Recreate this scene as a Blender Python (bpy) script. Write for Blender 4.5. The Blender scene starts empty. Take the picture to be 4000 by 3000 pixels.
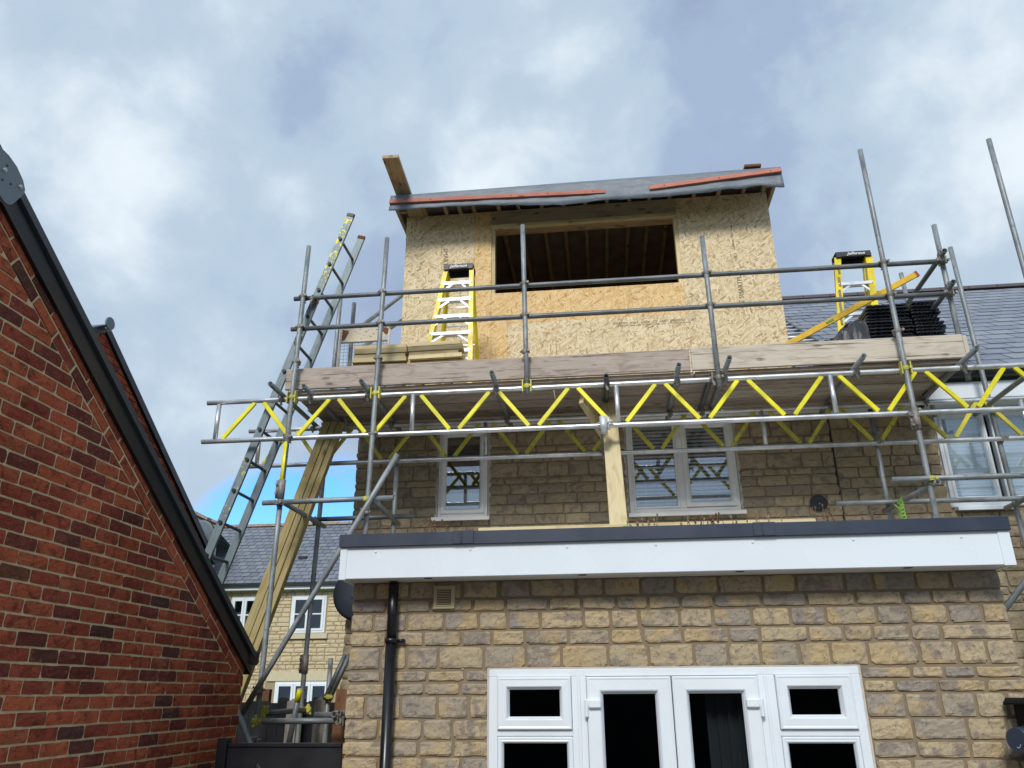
import bpy, math, random
from mathutils import Vector, Matrix, noise
from mathutils.geometry import tessellate_polygon
random.seed(7)
S = bpy.context.scene
COL = S.collection
PI = math.pi

# ------------------------------------------------------------------ camera
CAM = Vector((0, 0, 1.65)); FPX = 3040.8
YAW, PITCH, ROLL = -0.112658, 0.378225, 0.0060606
cy_, sy_, cp_, sp_ = math.cos(YAW), math.sin(YAW), math.cos(PITCH), math.sin(PITCH)
FWD = Vector((sy_*cp_, cy_*cp_, sp_)); r0 = Vector((cy_, -sy_, 0)); d0 = -r0.cross(FWD)
RGT = math.cos(ROLL)*r0 + math.sin(ROLL)*d0; DWN = -math.sin(ROLL)*r0 + math.cos(ROLL)*d0
cam = bpy.data.cameras.new('camera'); cam.sensor_width = 36; cam.lens = FPX/4000*36
cam.clip_start = 0.05; cam.clip_end = 3000
co = bpy.data.objects.new('camera', cam); COL.objects.link(co)
mr = Matrix((RGT, -DWN, -FWD)).transposed().to_4x4(); mr.translation = CAM
co.matrix_world = mr; S.camera = co

# ------------------------------------------------------------------ world + sun + exposure
S.view_settings.view_transform = 'Standard'; S.view_settings.look = 'None'
S.view_settings.gamma = 1; S.view_settings.use_curve_mapping = False
S.view_settings.exposure = 0.84
SUN = Vector((-0.08, -0.79, 0.61)).normalized()
EL = math.asin(SUN.z); AZ = math.atan2(SUN.x, SUN.y)

def dirpx(x, y):
    return (RGT*((x-2000)/FPX) + DWN*((y-1500)/FPX) + FWD).normalized()

W = bpy.data.worlds.new('World'); S.world = W; W.use_nodes = True
nt = W.node_tree; nt.nodes.clear()
def N(t, **k):
    n = nt.nodes.new(t)
    for a, b in k.items(): setattr(n, a, b)
    return n
def L(a, b): nt.links.new(a, b)
def val(x, sock):
    if hasattr(x, 'links') or hasattr(x, 'is_output'): L(x, sock)
    else: sock.default_value = x
def M(op, a, b=None, c=None, clamp=False):
    n = N('ShaderNodeMath', operation=op); n.use_clamp = clamp
    for i, v in enumerate((a, b, c)):
        if v is not None: val(v, n.inputs[i])
    return n.outputs[0]
def VM(op, a, b=None):
    n = N('ShaderNodeVectorMath', operation=op)
    val(a, n.inputs[0])
    if b is not None: val(b, n.inputs[1])
    return n
def MR(v, a, b, c, d, it='SMOOTHSTEP'):
    n = N('ShaderNodeMapRange'); n.interpolation_type = it
    val(v, n.inputs[0])
    for i, q in enumerate((a, b, c, d)): n.inputs[i+1].default_value = q
    return n.outputs[0]
def MIXC(f, a, b, bt='MIX'):
    n = N('ShaderNodeMix', data_type='RGBA', blend_type=bt); n.clamp_factor = True
    val(f, n.inputs[0]); val(a, n.inputs[6]); val(b, n.inputs[7])
    return n.outputs[2]
def NOI(vec, sc, det=4, rough=.55, dist=0., dim='3D'):
    n = N('ShaderNodeTexNoise'); n.noise_dimensions = dim
    L(vec, n.inputs['Vector']); n.inputs['Scale'].default_value = sc
    n.inputs['Detail'].default_value = det; n.inputs['Roughness'].default_value = rough
    n.inputs['Distortion'].default_value = dist
    return n
def C(r, g, b): return (r, g, b, 1)
def SCALEV(v, q): return VM('MULTIPLY', v, q).outputs[0]

tc = N('ShaderNodeTexCoord'); dirv = tc.outputs['Generated']
sky = N('ShaderNodeTexSky', sky_type='NISHITA'); sky.sun_disc = False
sky.sun_elevation = EL; sky.sun_rotation = AZ
sky.air_density = 1.0; sky.dust_density = 0.3; sky.ozone_density = 2.5
cpos = SCALEV(dirv, (1.25, 1.25, 1.35))
n1 = NOI(VM('ADD', cpos, (3.1, 7.4, 2.7)).outputs[0], 2.4, 5, .5, .2)
n2 = NOI(VM('ADD', cpos, (11.3, 2.2, 5)).outputs[0], 6.0, 8, .56, .15)
n3 = NOI(VM('ADD', cpos, (4.3, 9.2, 1)).outputs[0], 1.2, 3, .5, .3)
cl = M('ADD', M('ADD', M('MULTIPLY', n1.outputs[0], .56), M('MULTIPLY', n2.outputs[0], .46)), M('MULTIPLY', M('SUBTRACT', n3.outputs[0], .5), .18))
cl = M('SUBTRACT', cl, .01)
def blob(px, py, ang, amp, cur):
    d = VM('DOT_PRODUCT', dirv, tuple(dirpx(px, py))).outputs['Value']
    return M('ADD', cur, MR(d, math.cos(math.radians(ang)), 1.0, 0.0, amp))
# broad bright and dark regions of the cloud cover
for a in ((3950, 850, 17, .12), (800, 1150, 16, .13), (2000, 250, 14, .15), (300, 150, 18, .10), (3700, 100, 16, .07),
          (1150, 760, 12, -.11), (2900, 560, 16, -.08), (3400, 420, 12, -.07), (600, 1500, 13, -.03),
          (1350, 300, 10, -.04), (1300, 1500, 9, -.06)):
    cl = blob(*a, cl)
ramp = N('ShaderNodeValToRGB'); L(cl, ramp.inputs[0])
cr = ramp.color_ramp; cr.interpolation = 'EASE'
CS = 3.35
def cc(r, g, b): return (r*CS, g*CS, b*CS, 1)
cr.elements[0].position = .30; cr.elements[0].color = cc(.355, .455, .65)
cr.elements[1].position = .78; cr.elements[1].color = cc(.92, 1.02, 1.10)
e = cr.elements.new(.44); e.color = cc(.43, .545, .745)
e = cr.elements.new(.56); e.color = cc(.56, .70, .85)
# gap low on the left where clear sky shows
gd = VM('DOT_PRODUCT', dirv, tuple(dirpx(1210, 2330))).outputs['Value']
gap = MR(gd, math.cos(math.radians(12)), math.cos(math.radians(3)), 0., 1.0)
gap = M('ADD', gap, M('MULTIPLY', M('SUBTRACT', n2.outputs[0], .5), 1.9))
gap = M('MULTIPLY', MR(gap, .22, .70, 0., 1.), MR(gd, math.cos(math.radians(17)), math.cos(math.radians(8)), 0, 1))
skyb = MIXC(1.0, sky.outputs[0], C(.38, .68, 1.02), 'MULTIPLY')
col = MIXC(gap, ramp.outputs[0], skyb)
bg = N('ShaderNodeBackground'); L(col, bg.inputs[0]); bg.inputs[1].default_value = 0.15
wo = N('ShaderNodeOutputWorld'); L(bg.outputs[0], wo.inputs[0])

sl = bpy.data.lights.new('sun', 'SUN'); sl.energy = 1.45; sl.angle = math.radians(16); sl.color = (1, .975, .93)
so = bpy.data.objects.new('sun', sl); COL.objects.link(so)
so.rotation_euler = SUN.to_track_quat('Z', 'Y').to_euler()

# ------------------------------------------------------------------ materials
def new_mat(name):
    global nt
    m = bpy.data.materials.new(name); m.use_nodes = True; nt = m.node_tree; nt.nodes.clear()
    o = N('ShaderNodeOutputMaterial'); p = N('ShaderNodeBsdfPrincipled'); L(p.outputs[0], o.inputs[0])
    return m, p, o
def ATTR(nm, out='Vector'):
    a = N('ShaderNodeAttribute', attribute_name=nm); return a.outputs[out]
def RAMP(v, stops):
    r = N('ShaderNodeValToRGB'); L(v, r.inputs[0]); c = r.color_ramp
    while len(c.elements) > 1: c.elements.remove(c.elements[-1])
    c.elements[0].position = stops[0][0]; c.elements[0].color = C(*stops[0][1])
    for p, q in stops[1:]: c.elements.new(p).color = C(*q)
    return r.outputs[0]
def BUMP(p, h, st, dist=.01, normal=None):
    b = N('ShaderNodeBump'); b.inputs['Strength'].default_value = st; b.inputs['Distance'].default_value = dist
    L(h, b.inputs['Height'])
    if normal is not None: L(normal, b.inputs['Normal'])
    L(b.outputs[0], p.inputs['Normal']); return b.outputs[0]
def POS(): return N('ShaderNodeNewGeometry').outputs['Position']
def SCALE(v, s):
    n = VM('MULTIPLY', v, s); return n.outputs[0]

MT = {}
def simple(name, rgb, rough=.5, metal=0., var=.12, scale=6., bump=0., spec=.5, bscale=80.):
    m, p, o = new_mat(name)
    n = NOI(POS(), scale, 5, .6)
    a = tuple(c*(1-var) for c in rgb); b = tuple(min(1, c*(1+var)) for c in rgb)
    L(RAMP(n.outputs[0], ((.3, a), (.7, b))), p.inputs['Base Color'])
    L(MR(n.outputs[0], .3, .7, max(0, rough-.08), min(1, rough+.08)), p.inputs['Roughness'])
    p.inputs['Metallic'].default_value = metal
    p.inputs['Specular IOR Level'].default_value = spec
    if bump:
        BUMP(p, NOI(POS(), bscale, 4).outputs[0], bump, .004)
    MT[name] = m; return m

def stone_mat(name, cols, mottle, spots=.5, bump=.9):
    m, p, o = new_mat(name)
    rnd = ATTR('rnd', 'Fac'); pos = VM('ADD', POS(), SCALE(ATTR('rnd'), (9, 9, 9))).outputs[0]
    c0 = RAMP(rnd, cols)
    nA = NOI(pos, 9, 5, .6, .6); nB = NOI(pos, 34, 6, .7, .9); nC = NOI(pos, 4.5, 3, .5)
    c1 = MIXC(MR(nA.outputs[0], .48, .62, 0, .8), c0, C(*mottle[0]))
    c2 = MIXC(MR(nC.outputs[0], .50, .64, 0, .75), c1, C(*mottle[1]))
    c3 = MIXC(MR(nB.outputs[0], .52, .70, 0, spots), c2, C(*mottle[2]))
    L(c3, p.inputs['Base Color']); p.inputs['Roughness'].default_value = .92
    p.inputs['Specular IOR Level'].default_value = .2
    nr = N('ShaderNodeTexNoise'); nr.noise_type = 'RIDGED_MULTIFRACTAL'
    sp = SCALE(pos, (1.0, 1.0, 1.7)); L(sp, nr.inputs['Vector']); nr.inputs['Scale'].default_value = 17
    nr.inputs['Detail'].default_value = 5; nr.inputs['Roughness'].default_value = .55
    h = M('ADD', M('MULTIPLY', nr.outputs[0], .5), M('MULTIPLY', nB.outputs[0], .8))
    BUMP(p, h, bump, .012)
    MT[name] = m
stone_mat('stone_new', ((0, (.43, .34, .22)), (.2, (.52, .42, .265)), (.45, (.36, .31, .255)), (.62, (.47, .385, .25)), (.8, (.31, .275, .245)), (1, (.56, .44, .27))),
          ((.24, .205, .18), (.54, .40, .21), (.135, .11, .09)), .75, 1.0)
stone_mat('stone_old', ((0, (.38, .30, .19)), (.3, (.46, .365, .235)), (.55, (.33, .275, .20)), (.8, (.50, .395, .255)), (1, (.40, .31, .21))),
          ((.23, .195, .15), (.46, .34, .20), (.15, .125, .10)), .65, .9)
stone_mat('stone_far', ((0, (.60, .49, .30)), (.4, (.68, .56, .36)), (.7, (.54, .45, .30)), (1, (.72, .59, .36))),
          ((.45, .38, .27), (.70, .56, .33), (.34, .29, .21)), .5, .6)
simple('mortar_brown', (.26, .20, .13), .95, 0, .12, 14, .4, .15)
simple('mortar_old', (.31, .25, .17), .95, 0, .15, 12, .4, .15)
simple('mortar_far', (.37, .30, .19), .95, 0, .1, 12, .3, .15)
simple('mortar_pale', (.62, .49, .29), .95, 0, .16, 18, .6, .15)

def brick_mat():
    m, p, o = new_mat('brick_red')
    rnd = ATTR('rnd', 'Fac'); pos = VM('ADD', POS(), SCALE(ATTR('rnd'), (5, 5, 5))).outputs[0]
    c0 = RAMP(rnd, ((0, (.42, .096, .045)), (.35, (.49, .125, .056)), (.6, (.37, .08, .042)), (.78, (.25, .055, .038)), (.90, (.15, .046, .036)),
                    (.955, (.085, .050, .040)), (.975, (.26, .085, .038)), (1, (.34, .10, .048))))
    nA = NOI(pos, 11, 5, .6, .8); nB = NOI(SCALE(pos, (1, 1, 1.6)), 38, 6, .65, 1.2); nC = NOI(pos, 4, 3, .5)
    c1 = MIXC(MR(nA.outputs[0], .48, .66, 0, .7), c0, C(.14, .032, .026))
    c2 = MIXC(MR(nC.outputs[0], .56, .70, 0, .6), c1, C(.37, .12, .055))
    c3 = MIXC(MR(nB.outputs[0], .56, .70, 0, .7), c2, C(.46, .19, .10)); c3 = MIXC(MR(nB.outputs[0], .32, .46, .75, 0), c3, C(.11, .028, .022))
    w = N('ShaderNodeTexNoise'); w.noise_type = 'RIDGED_MULTIFRACTAL'; L(SCALE(pos, (1, .8, 2.2)), w.inputs['Vector'])
    w.inputs['Scale'].default_value = 14; w.inputs['Detail'].default_value = 4
    c4 = MIXC(MR(w.outputs[0], .9, 1.5, 0, .6), c3, C(.09, .022, .018))
    gp_ = NOI(POS(), 1.6, 4, .6); c4 = MIXC(1.0, c4, MR(gp_.outputs[0], .35, .65, .80, 1.15), 'MULTIPLY'); gs = NOI(POS(), 19, 6, .72); c4 = MIXC(MR(gs.outputs[0], .63, .72, 0, .45), c4, C(.46, .30, .21))
    L(c4, p.inputs['Base Color']); p.inputs['Roughness'].default_value = .92; p.inputs['Specular IOR Level'].default_value = .15
    BUMP(p, M('ADD', M('MULTIPLY', w.outputs[0], .6), nB.outputs[0]), 1.0, .010)
    MT['brick_red'] = m
brick_mat()

def slate_mat(nm, k, lichen):
    m, p, o = new_mat(nm)
    rnd = ATTR('rnd', 'Fac'); n = NOI(POS(), 5, 6, .65)
    c = RAMP(rnd, ((0, (.125*k, .142*k, .175*k)), (.5, (.155*k, .172*k, .205*k)), (1, (.19*k, .205*k, .235*k))))
    c = MIXC(MR(n.outputs[0], .45, .7, 0, .45), c, C(*lichen))
    L(c, p.inputs['Base Color']); p.inputs['Roughness'].default_value = .55; p.inputs['Specular IOR Level'].default_value = .35
    BUMP(p, NOI(POS(), 60, 4).outputs[0], .25, .003)
    MT[nm] = m
slate_mat('slate', 1.4, (.29, .305, .335)); slate_mat('slate_far', 1.15, (.25, .255, .26))

def osb_mat(name, tones, seed):
    m, p, o = new_mat(name)
    pos = POS(); sx = N('ShaderNodeSeparateXYZ'); L(pos, sx.inputs[0])
    c2 = N('ShaderNodeCombineXYZ'); L(M('ADD', sx.outputs[0], M('MULTIPLY', sx.outputs[1], .73)), c2.inputs[0]); L(sx.outputs[2], c2.inputs[1]); c2.inputs[2].default_value = seed
    wob = NOI(c2.outputs[0], 9, 2); base = VM('ADD', c2.outputs[0], SCALE(wob.outputs[1], (.035, .035, 0))).outputs[0]
    cur = None; hcur = None
    for i, (ang, a, b) in enumerate(((8, 26, 90), (62, 24, 84), (118, 28, 95), (155, 22, 74), (92, 25, 82), (35, 23, 78))):
        mp = N('ShaderNodeMapping'); mp.vector_type = 'TEXTURE'; L(base, mp.inputs[0])
        mp.inputs['Rotation'].default_value[2] = math.radians(ang)
        mp.inputs['Location'].default_value = (i*.37, i*.51, 0); mp.inputs['Scale'].default_value = (1/a*2.1, 1/b*1.5, 1)
        vo = N('ShaderNodeTexVoronoi', voronoi_dimensions='2D'); L(mp.outputs[0], vo.inputs['Vector']); vo.inputs['Scale'].default_value = 1.0
        rgb = N('ShaderNodeSeparateColor'); L(vo.outputs['Color'], rgb.inputs[0])
        col = RAMP(rgb.outputs[0], tones)
        edge = MR(vo.outputs['Distance'], .40, .60, 1, .86)
        mc = MIXC(1.0, col, edge, 'MULTIPLY')
        if cur is None: cur, hcur = mc, rgb.outputs[0]
        else:
            f = M('GREATER_THAN', rgb.outputs[1], .60)
            f = M('MULTIPLY', f, M('LESS_THAN', vo.outputs['Distance'], .52))
            cur = MIXC(f, cur, mc)
            hm = N('ShaderNodeMix', data_type='FLOAT'); L(f, hm.inputs[0]); L(hcur, hm.inputs[2]); L(rgb.outputs[0], hm.inputs[3]); hcur = hm.outputs[0]
    big = NOI(pos, 1.3, 4, .6); cur = MIXC(MR(big.outputs[0], .4, .7, 0, .22), cur, C(*[t*.78 for t in tones[2][1]]))
    L(cur, p.inputs['Base Color']); p.inputs['Roughness'].default_value = .75; p.inputs['Specular IOR Level'].default_value = .25
    BUMP(p, hcur, .25, .002)
    MT[name] = m
osb_mat('osb_pale', ((0, (.38, .25, .12)), (.10, (.58, .43, .235)), (.45, (.75, .595, .355)), (1, (.88, .75, .52))), 0.)
osb_mat('osb_orange', ((0, (.46, .25, .08)), (.09, (.68, .43, .17)), (.45, (.80, .54, .25)), (1, (.88, .66, .36))), 4.)

def wood_mat(name, a, b, dark, rough=.7, sc=1., knots=True, worn=None):
    m, p, o = new_mat(name)
    g = ATTR('grain')                                      # along the plank in x
    v = SCALE(g, (1.3*sc, 22*sc, 22*sc)); n = NOI(v, 1.6, 6, .62, .6)
    v2 = SCALE(g, (2.5, 9, 9)); n2 = NOI(v2, 1.2, 3, .5, 1.2)
    c = RAMP(n.outputs[0], ((.30, a), (.52, b), (.72, a)))
    c = MIXC(MR(n2.outputs[0], .48, .66, 0, .55), c, C(*dark))
    rv = MR(ATTR('rnd', 'Fac'), 0, 1, .80, 1.18, 'LINEAR'); c = MIXC(1.0, c, rv, 'MULTIPLY')
    if knots:
        vo = N('ShaderNodeTexVoronoi'); L(SCALE(g, (3.2, 9, 9)), vo.inputs['Vector']); vo.inputs['Scale'].default_value = 1.0
        c = MIXC(MR(vo.outputs['Distance'], .07, .20, .85, 0), c, C(*[q*.42 for q in dark]))
    if worn:
        n3 = NOI(SCALE(g, (2, 7, 7)), 3, 6, .7); c = MIXC(MR(n3.outputs[0], .5, .62, 0, .6), c, C(*worn))
        n4 = NOI(SCALE(g, (.8, 40, 40)), 1.4, 4, .7); c = MIXC(MR(n4.outputs[0], .58, .63, 0, .8), c, C(*[q*.35 for q in dark]))
    L(c, p.inputs['Base Color']); p.inputs['Roughness'].default_value = rough; p.inputs['Specular IOR Level'].default_value = .25
    BUMP(p, n.outputs[0], .25, .003)
    MT[name] = m
wood_mat('timber_pale', (.62, .50, .27), (.72, .60, .36), (.52, .38, .17))
wood_mat('timber_tan', (.54, .43, .235), (.64, .53, .31), (.42, .30, .13))
wood_mat('timber_green', (.36, .285, .125), (.46, .37, .17), (.33, .22, .08))
wood_mat('timber_brown', (.40, .285, .155), (.48, .35, .20), (.26, .165, .085))
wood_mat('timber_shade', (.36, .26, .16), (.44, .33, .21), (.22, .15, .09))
wood_mat('header_pale', (.44, .37, .25), (.52, .44, .31), (.33, .26, .17))
wood_mat('board_pink', (.34, .275, .225), (.43, .355, .295), (.22, .165, .14), .8, 1, True, (.52, .44, .39))
wood_mat('board_grey', (.46, .40, .32), (.55, .485, .395), (.34, .27, .20), .8, 1, True, (.60, .54, .44))
wood_mat('board_deck', (.36, .29, .235), (.46, .375, .30), (.25, .19, .15), .85, 1, True, (.38, .31, .25))
wood_mat('board_dark', (.20, .155, .125), (.27, .215, .17), (.13, .10, .075), .85, 1, True, (.34, .28, .23))
wood_mat('post_grey', (.24, .205, .18), (.33, .29, .25), (.14, .115, .10), .85, 1.4, True, (.40, .36, .31))
wood_mat('batten_red', (.48, .17, .125), (.55, .215, .155), (.42, .13, .085), .65)
wood_mat('board_rust', (.13, .065, .032), (.18, .09, .045), (.13, .05, .02))

def tube_mat(name, a, b, dark, rough, metal, rust=None, rustamt=.62):
    m, p, o = new_mat(name)
    g = ATTR('grain'); n = NOI(SCALE(g, (5, 26, 26)), 1.5, 6, .7, .5); n2 = NOI(SCALE(g, (2.2, 30, 30)), 2, 5, .7, .3)
    c = RAMP(n.outputs[0], ((.32, a), (.6, b)))
    c = MIXC(MR(n2.outputs[0], .56, .70, 0, .55), c, C(*dark))
    if rust:
        n3 = NOI(POS(), 26, 5, .7); c = MIXC(MR(n3.outputs[0], rustamt, rustamt+.06, 0, .9), c, C(*rust))
    ns = NOI(POS(), 55, 3, .6); c = MIXC(MR(ns.outputs[0], .69, .73, 0, .7), c, C(.55, .54, .50)); nd = NOI(POS(), 3.5, 4, .6); c = MIXC(1.0, c, MR(nd.outputs[0], .35, .65, .78, 1.12), 'MULTIPLY')
    L(c, p.inputs['Base Color']); p.inputs['Metallic'].default_value = metal
    L(MR(n.outputs[0], .3, .7, rough-.07, rough+.12), p.inputs['Roughness'])
    BUMP(p, n2.outputs[0], .15, .002)
    MT[name] = m
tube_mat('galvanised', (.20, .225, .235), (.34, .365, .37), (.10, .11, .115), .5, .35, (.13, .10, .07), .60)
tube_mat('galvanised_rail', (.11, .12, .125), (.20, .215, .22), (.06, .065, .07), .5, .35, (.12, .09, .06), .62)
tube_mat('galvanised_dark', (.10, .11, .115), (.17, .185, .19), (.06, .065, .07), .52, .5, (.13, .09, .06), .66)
tube_mat('aluminium', (.62, .63, .65), (.74, .755, .77), (.40, .41, .42), .34, .7)
tube_mat('aluminium_bright', (.70, .73, .77), (.80, .83, .86), (.6, .62, .65), .38, .45)
tube_mat('coupler_steel', (.22, .205, .18), (.32, .30, .27), (.10, .08, .06), .6, .4, (.14, .06, .03), .56)
tube_mat('coupler_yellow', (.50, .47, .06), (.62, .58, .11), (.34, .31, .07), .55, .1, (.25, .20, .10), .62)
tube_mat('paint_yellow', (.84, .74, .008), (.90, .81, .012), (.80, .68, .015), .38, 0, (.50, .46, .36), .665)
tube_mat('paint_yellow_shaded', (.58, .50, .05), (.68, .60, .07), (.40, .34, .06), .6, 0, (.22, .18, .10), .58)  # rear copy of the brace yellow, shade put into its colour, plus rust specks
tube_mat('fibre_yellow', (.86, .64, .005), (.92, .72, .01), (.82, .60, .01), .35, 0)
tube_mat('level_yellow', (.72, .42, .01), (.82, .50, .015), (.62, .35, .01), .4, 0)

def ladder_mat(nm, amt):
    m, p, o = new_mat(nm)
    g = ATTR('grain'); n = NOI(SCALE(g, (5, 26, 26)), 1.5, 6, .7, .5)
    c = RAMP(n.outputs[0], ((.32, (.13, .165, .18)), (.6, (.20, .245, .255))))
    sx = N('ShaderNodeSeparateXYZ'); L(POS(), sx.inputs[0])
    n2 = NOI(POS(), 30, 5, .7)
    zone = M('ADD', MR(sx.outputs[2], 5.55, 5.75, 0, .12*amt), M('MULTIPLY', MR(sx.outputs[2], 3.15, 3.25, 0, .075*amt), MR(sx.outputs[2], 3.75, 3.85, 1, 0)))
    c = MIXC(MR(M('ADD', n2.outputs[0], zone), .66, .70, 0, 1), c, C(.62, .54, .02))
    L(c, p.inputs['Base Color']); p.inputs['Metallic'].default_value = .4; p.inputs['Roughness'].default_value = .5
    MT[nm] = m
ladder_mat('ladder_steel', 1.); ladder_mat('ladder_steel_rear', 0.)
simple('upvc_white', (.80, .855, .90), .32, 0, .03, 3)
simple('upvc_aged', (.90, .88, .85), .4, 0, .07, 5)
simple('fascia_white', (.80, .865, .92), .28, 0, .02, 2)
simple('trim_dark', (.030, .042, .070), .42, 0, .15, 3)
simple('roof_felt', (.10, .10, .11), .9, 0, .2, 6, .4)
simple('hood_black', (.010, .011, .013), .7, 0, .2, 5, 0, .15)
simple('black_plastic', (.012, .013, .016), .45, 0, .2, 5)
simple('black_gloss', (.008, .009, .013), .32, 0, .2, 5)
simple('black_paint', (.010, .011, .015), .42, 0, .25, 4, .15)
simple('cap_black', (.022, .024, .028), .45, 0, .1, 5)
simple('dish_grey', (.045, .055, .075), .55, 0, .1, 3)
simple('ridge_grey', (.17, .205, .235), .5, 0, .1, 5)
simple('verge_dark', (.045, .055, .065), .5)
simple('ridge_tile', (.33, .25, .19), .85, 0, .25, 8, .4)
simple('ridge_dark', (.10, .085, .085), .75, 0, .2, 8, .3)
simple('lead_white', (.62, .62, .62), .6, 0, .2, 20)
simple('stone_cast', (.62, .54, .37), .85, 0, .06, 8, .2)
simple('vent_tan', (.48, .40, .24), .6, 0, .06, 10)
simple('joint_black', (.05, .035, .03), .9)
simple('rust', (.16, .06, .03), .85, 0, .35, 30, .5)
simple('cream_paint', (.60, .52, .38), .6, 0, .1, 14)
simple('wire_grey', (.32, .34, .36), .45, .6, .1, 20)
simple('bag_grey', (.055, .058, .066), .5, 0, .2, 8)
simple('plastic_sheet', (.012, .013, .018), .36, 0, .25, 9)
simple('red_cap', (.35, .05, .03), .5)
simple('white_print', (.85, .85, .85), .5, 0, .02)
simple('ink', (.13, .11, .085), .8, 0, .4, 60)
simple('sticker', (.25, .22, .15), .5, 0, .5, 60)
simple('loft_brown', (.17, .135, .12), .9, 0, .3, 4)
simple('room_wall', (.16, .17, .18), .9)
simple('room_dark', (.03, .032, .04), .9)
simple('blind_grey', (.80, .80, .80), .5, 0, .05)
simple('blind_white', (.72, .76, .78), .5, 0, .04)
simple('flat_roof', (.52, .52, .50), .8, 0, .15, 6, .3)
simple('paving', (.24, .225, .195), .9, 0, .15, 3, .3)
simple('grass_ground', (.07, .10, .03), .95, 0, .3, 2, .3)
simple('soffit_white', (.72, .72, .70), .5, 0, .05, 5)
simple('green_leaf', (.16, .34, .035), .5, 0, .2, 40)
simple('moss_green', (.13, .26, .03), .8, 0, .3, 60, .5)
simple('stem_red', (.16, .08, .045), .8, 0, .35, 60)
simple('stem_straw', (.28, .20, .115), .8, 0, .3, 60)
simple('curtain_grey', (.36, .38, .36), .9, 0, .05)
simple('sealant', (.55, .50, .43), .7, 0, .15, 20)

def membrane_mat():
    m, p, o = new_mat('membrane')
    n = NOI(SCALE(POS(), (1.2, 1.2, 5)), 3, 6, .65, .8); n2 = NOI(POS(), 14, 4, .6)
    c = RAMP(n.outputs[0], ((.35, (.13, .155, .185)), (.65, (.21, .24, .275))))
    L(c, p.inputs['Base Color']); p.inputs['Roughness'].default_value = .5
    BUMP(p, M('ADD', n.outputs[0], M('MULTIPLY', n2.outputs[0], .3)), .5, .02)
    MT['membrane'] = m
membrane_mat()

def glass_mat(name, refl, tint=(1, 1, 1)):
    m, p, o = new_mat(name); nt.nodes.remove(p)
    gl = N('ShaderNodeBsdfGlossy'); gl.inputs['Roughness'].default_value = .004; gl.inputs['Color'].default_value = C(.86, .93, 1)
    tr = N('ShaderNodeBsdfTransparent'); tr.inputs['Color'].default_value = C(*tint)
    fr = N('ShaderNodeFresnel'); gb = N('ShaderNodeNewGeometry'); L(MR(gb.outputs['Backfacing'], 0, 1, 1.5, 1/1.5, 'LINEAR'), fr.inputs['IOR'])
    f = M('ADD', M('MULTIPLY', fr.outputs[0], 1.2), refl, clamp=True)
    n = NOI(POS(), 1.7, 2); b = N('ShaderNodeBump'); b.inputs['Strength'].default_value = .035; b.inputs['Distance'].default_value = .02
    L(n.outputs[0], b.inputs['Height']); L(b.outputs[0], gl.inputs['Normal'])
    mx = N('ShaderNodeMixShader'); L(f, mx.inputs[0]); L(tr.outputs[0], mx.inputs[1]); L(gl.outputs[0], mx.inputs[2])
    L(mx.outputs[0], o.inputs[0]); MT[name] = m
glass_mat('glass_clear', .035, (.50, .52, .54)); glass_mat('glass_mirror', .17, (.93, .94, .95)); glass_mat('glass_blue', .06, (.93, .97, 1))

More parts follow.
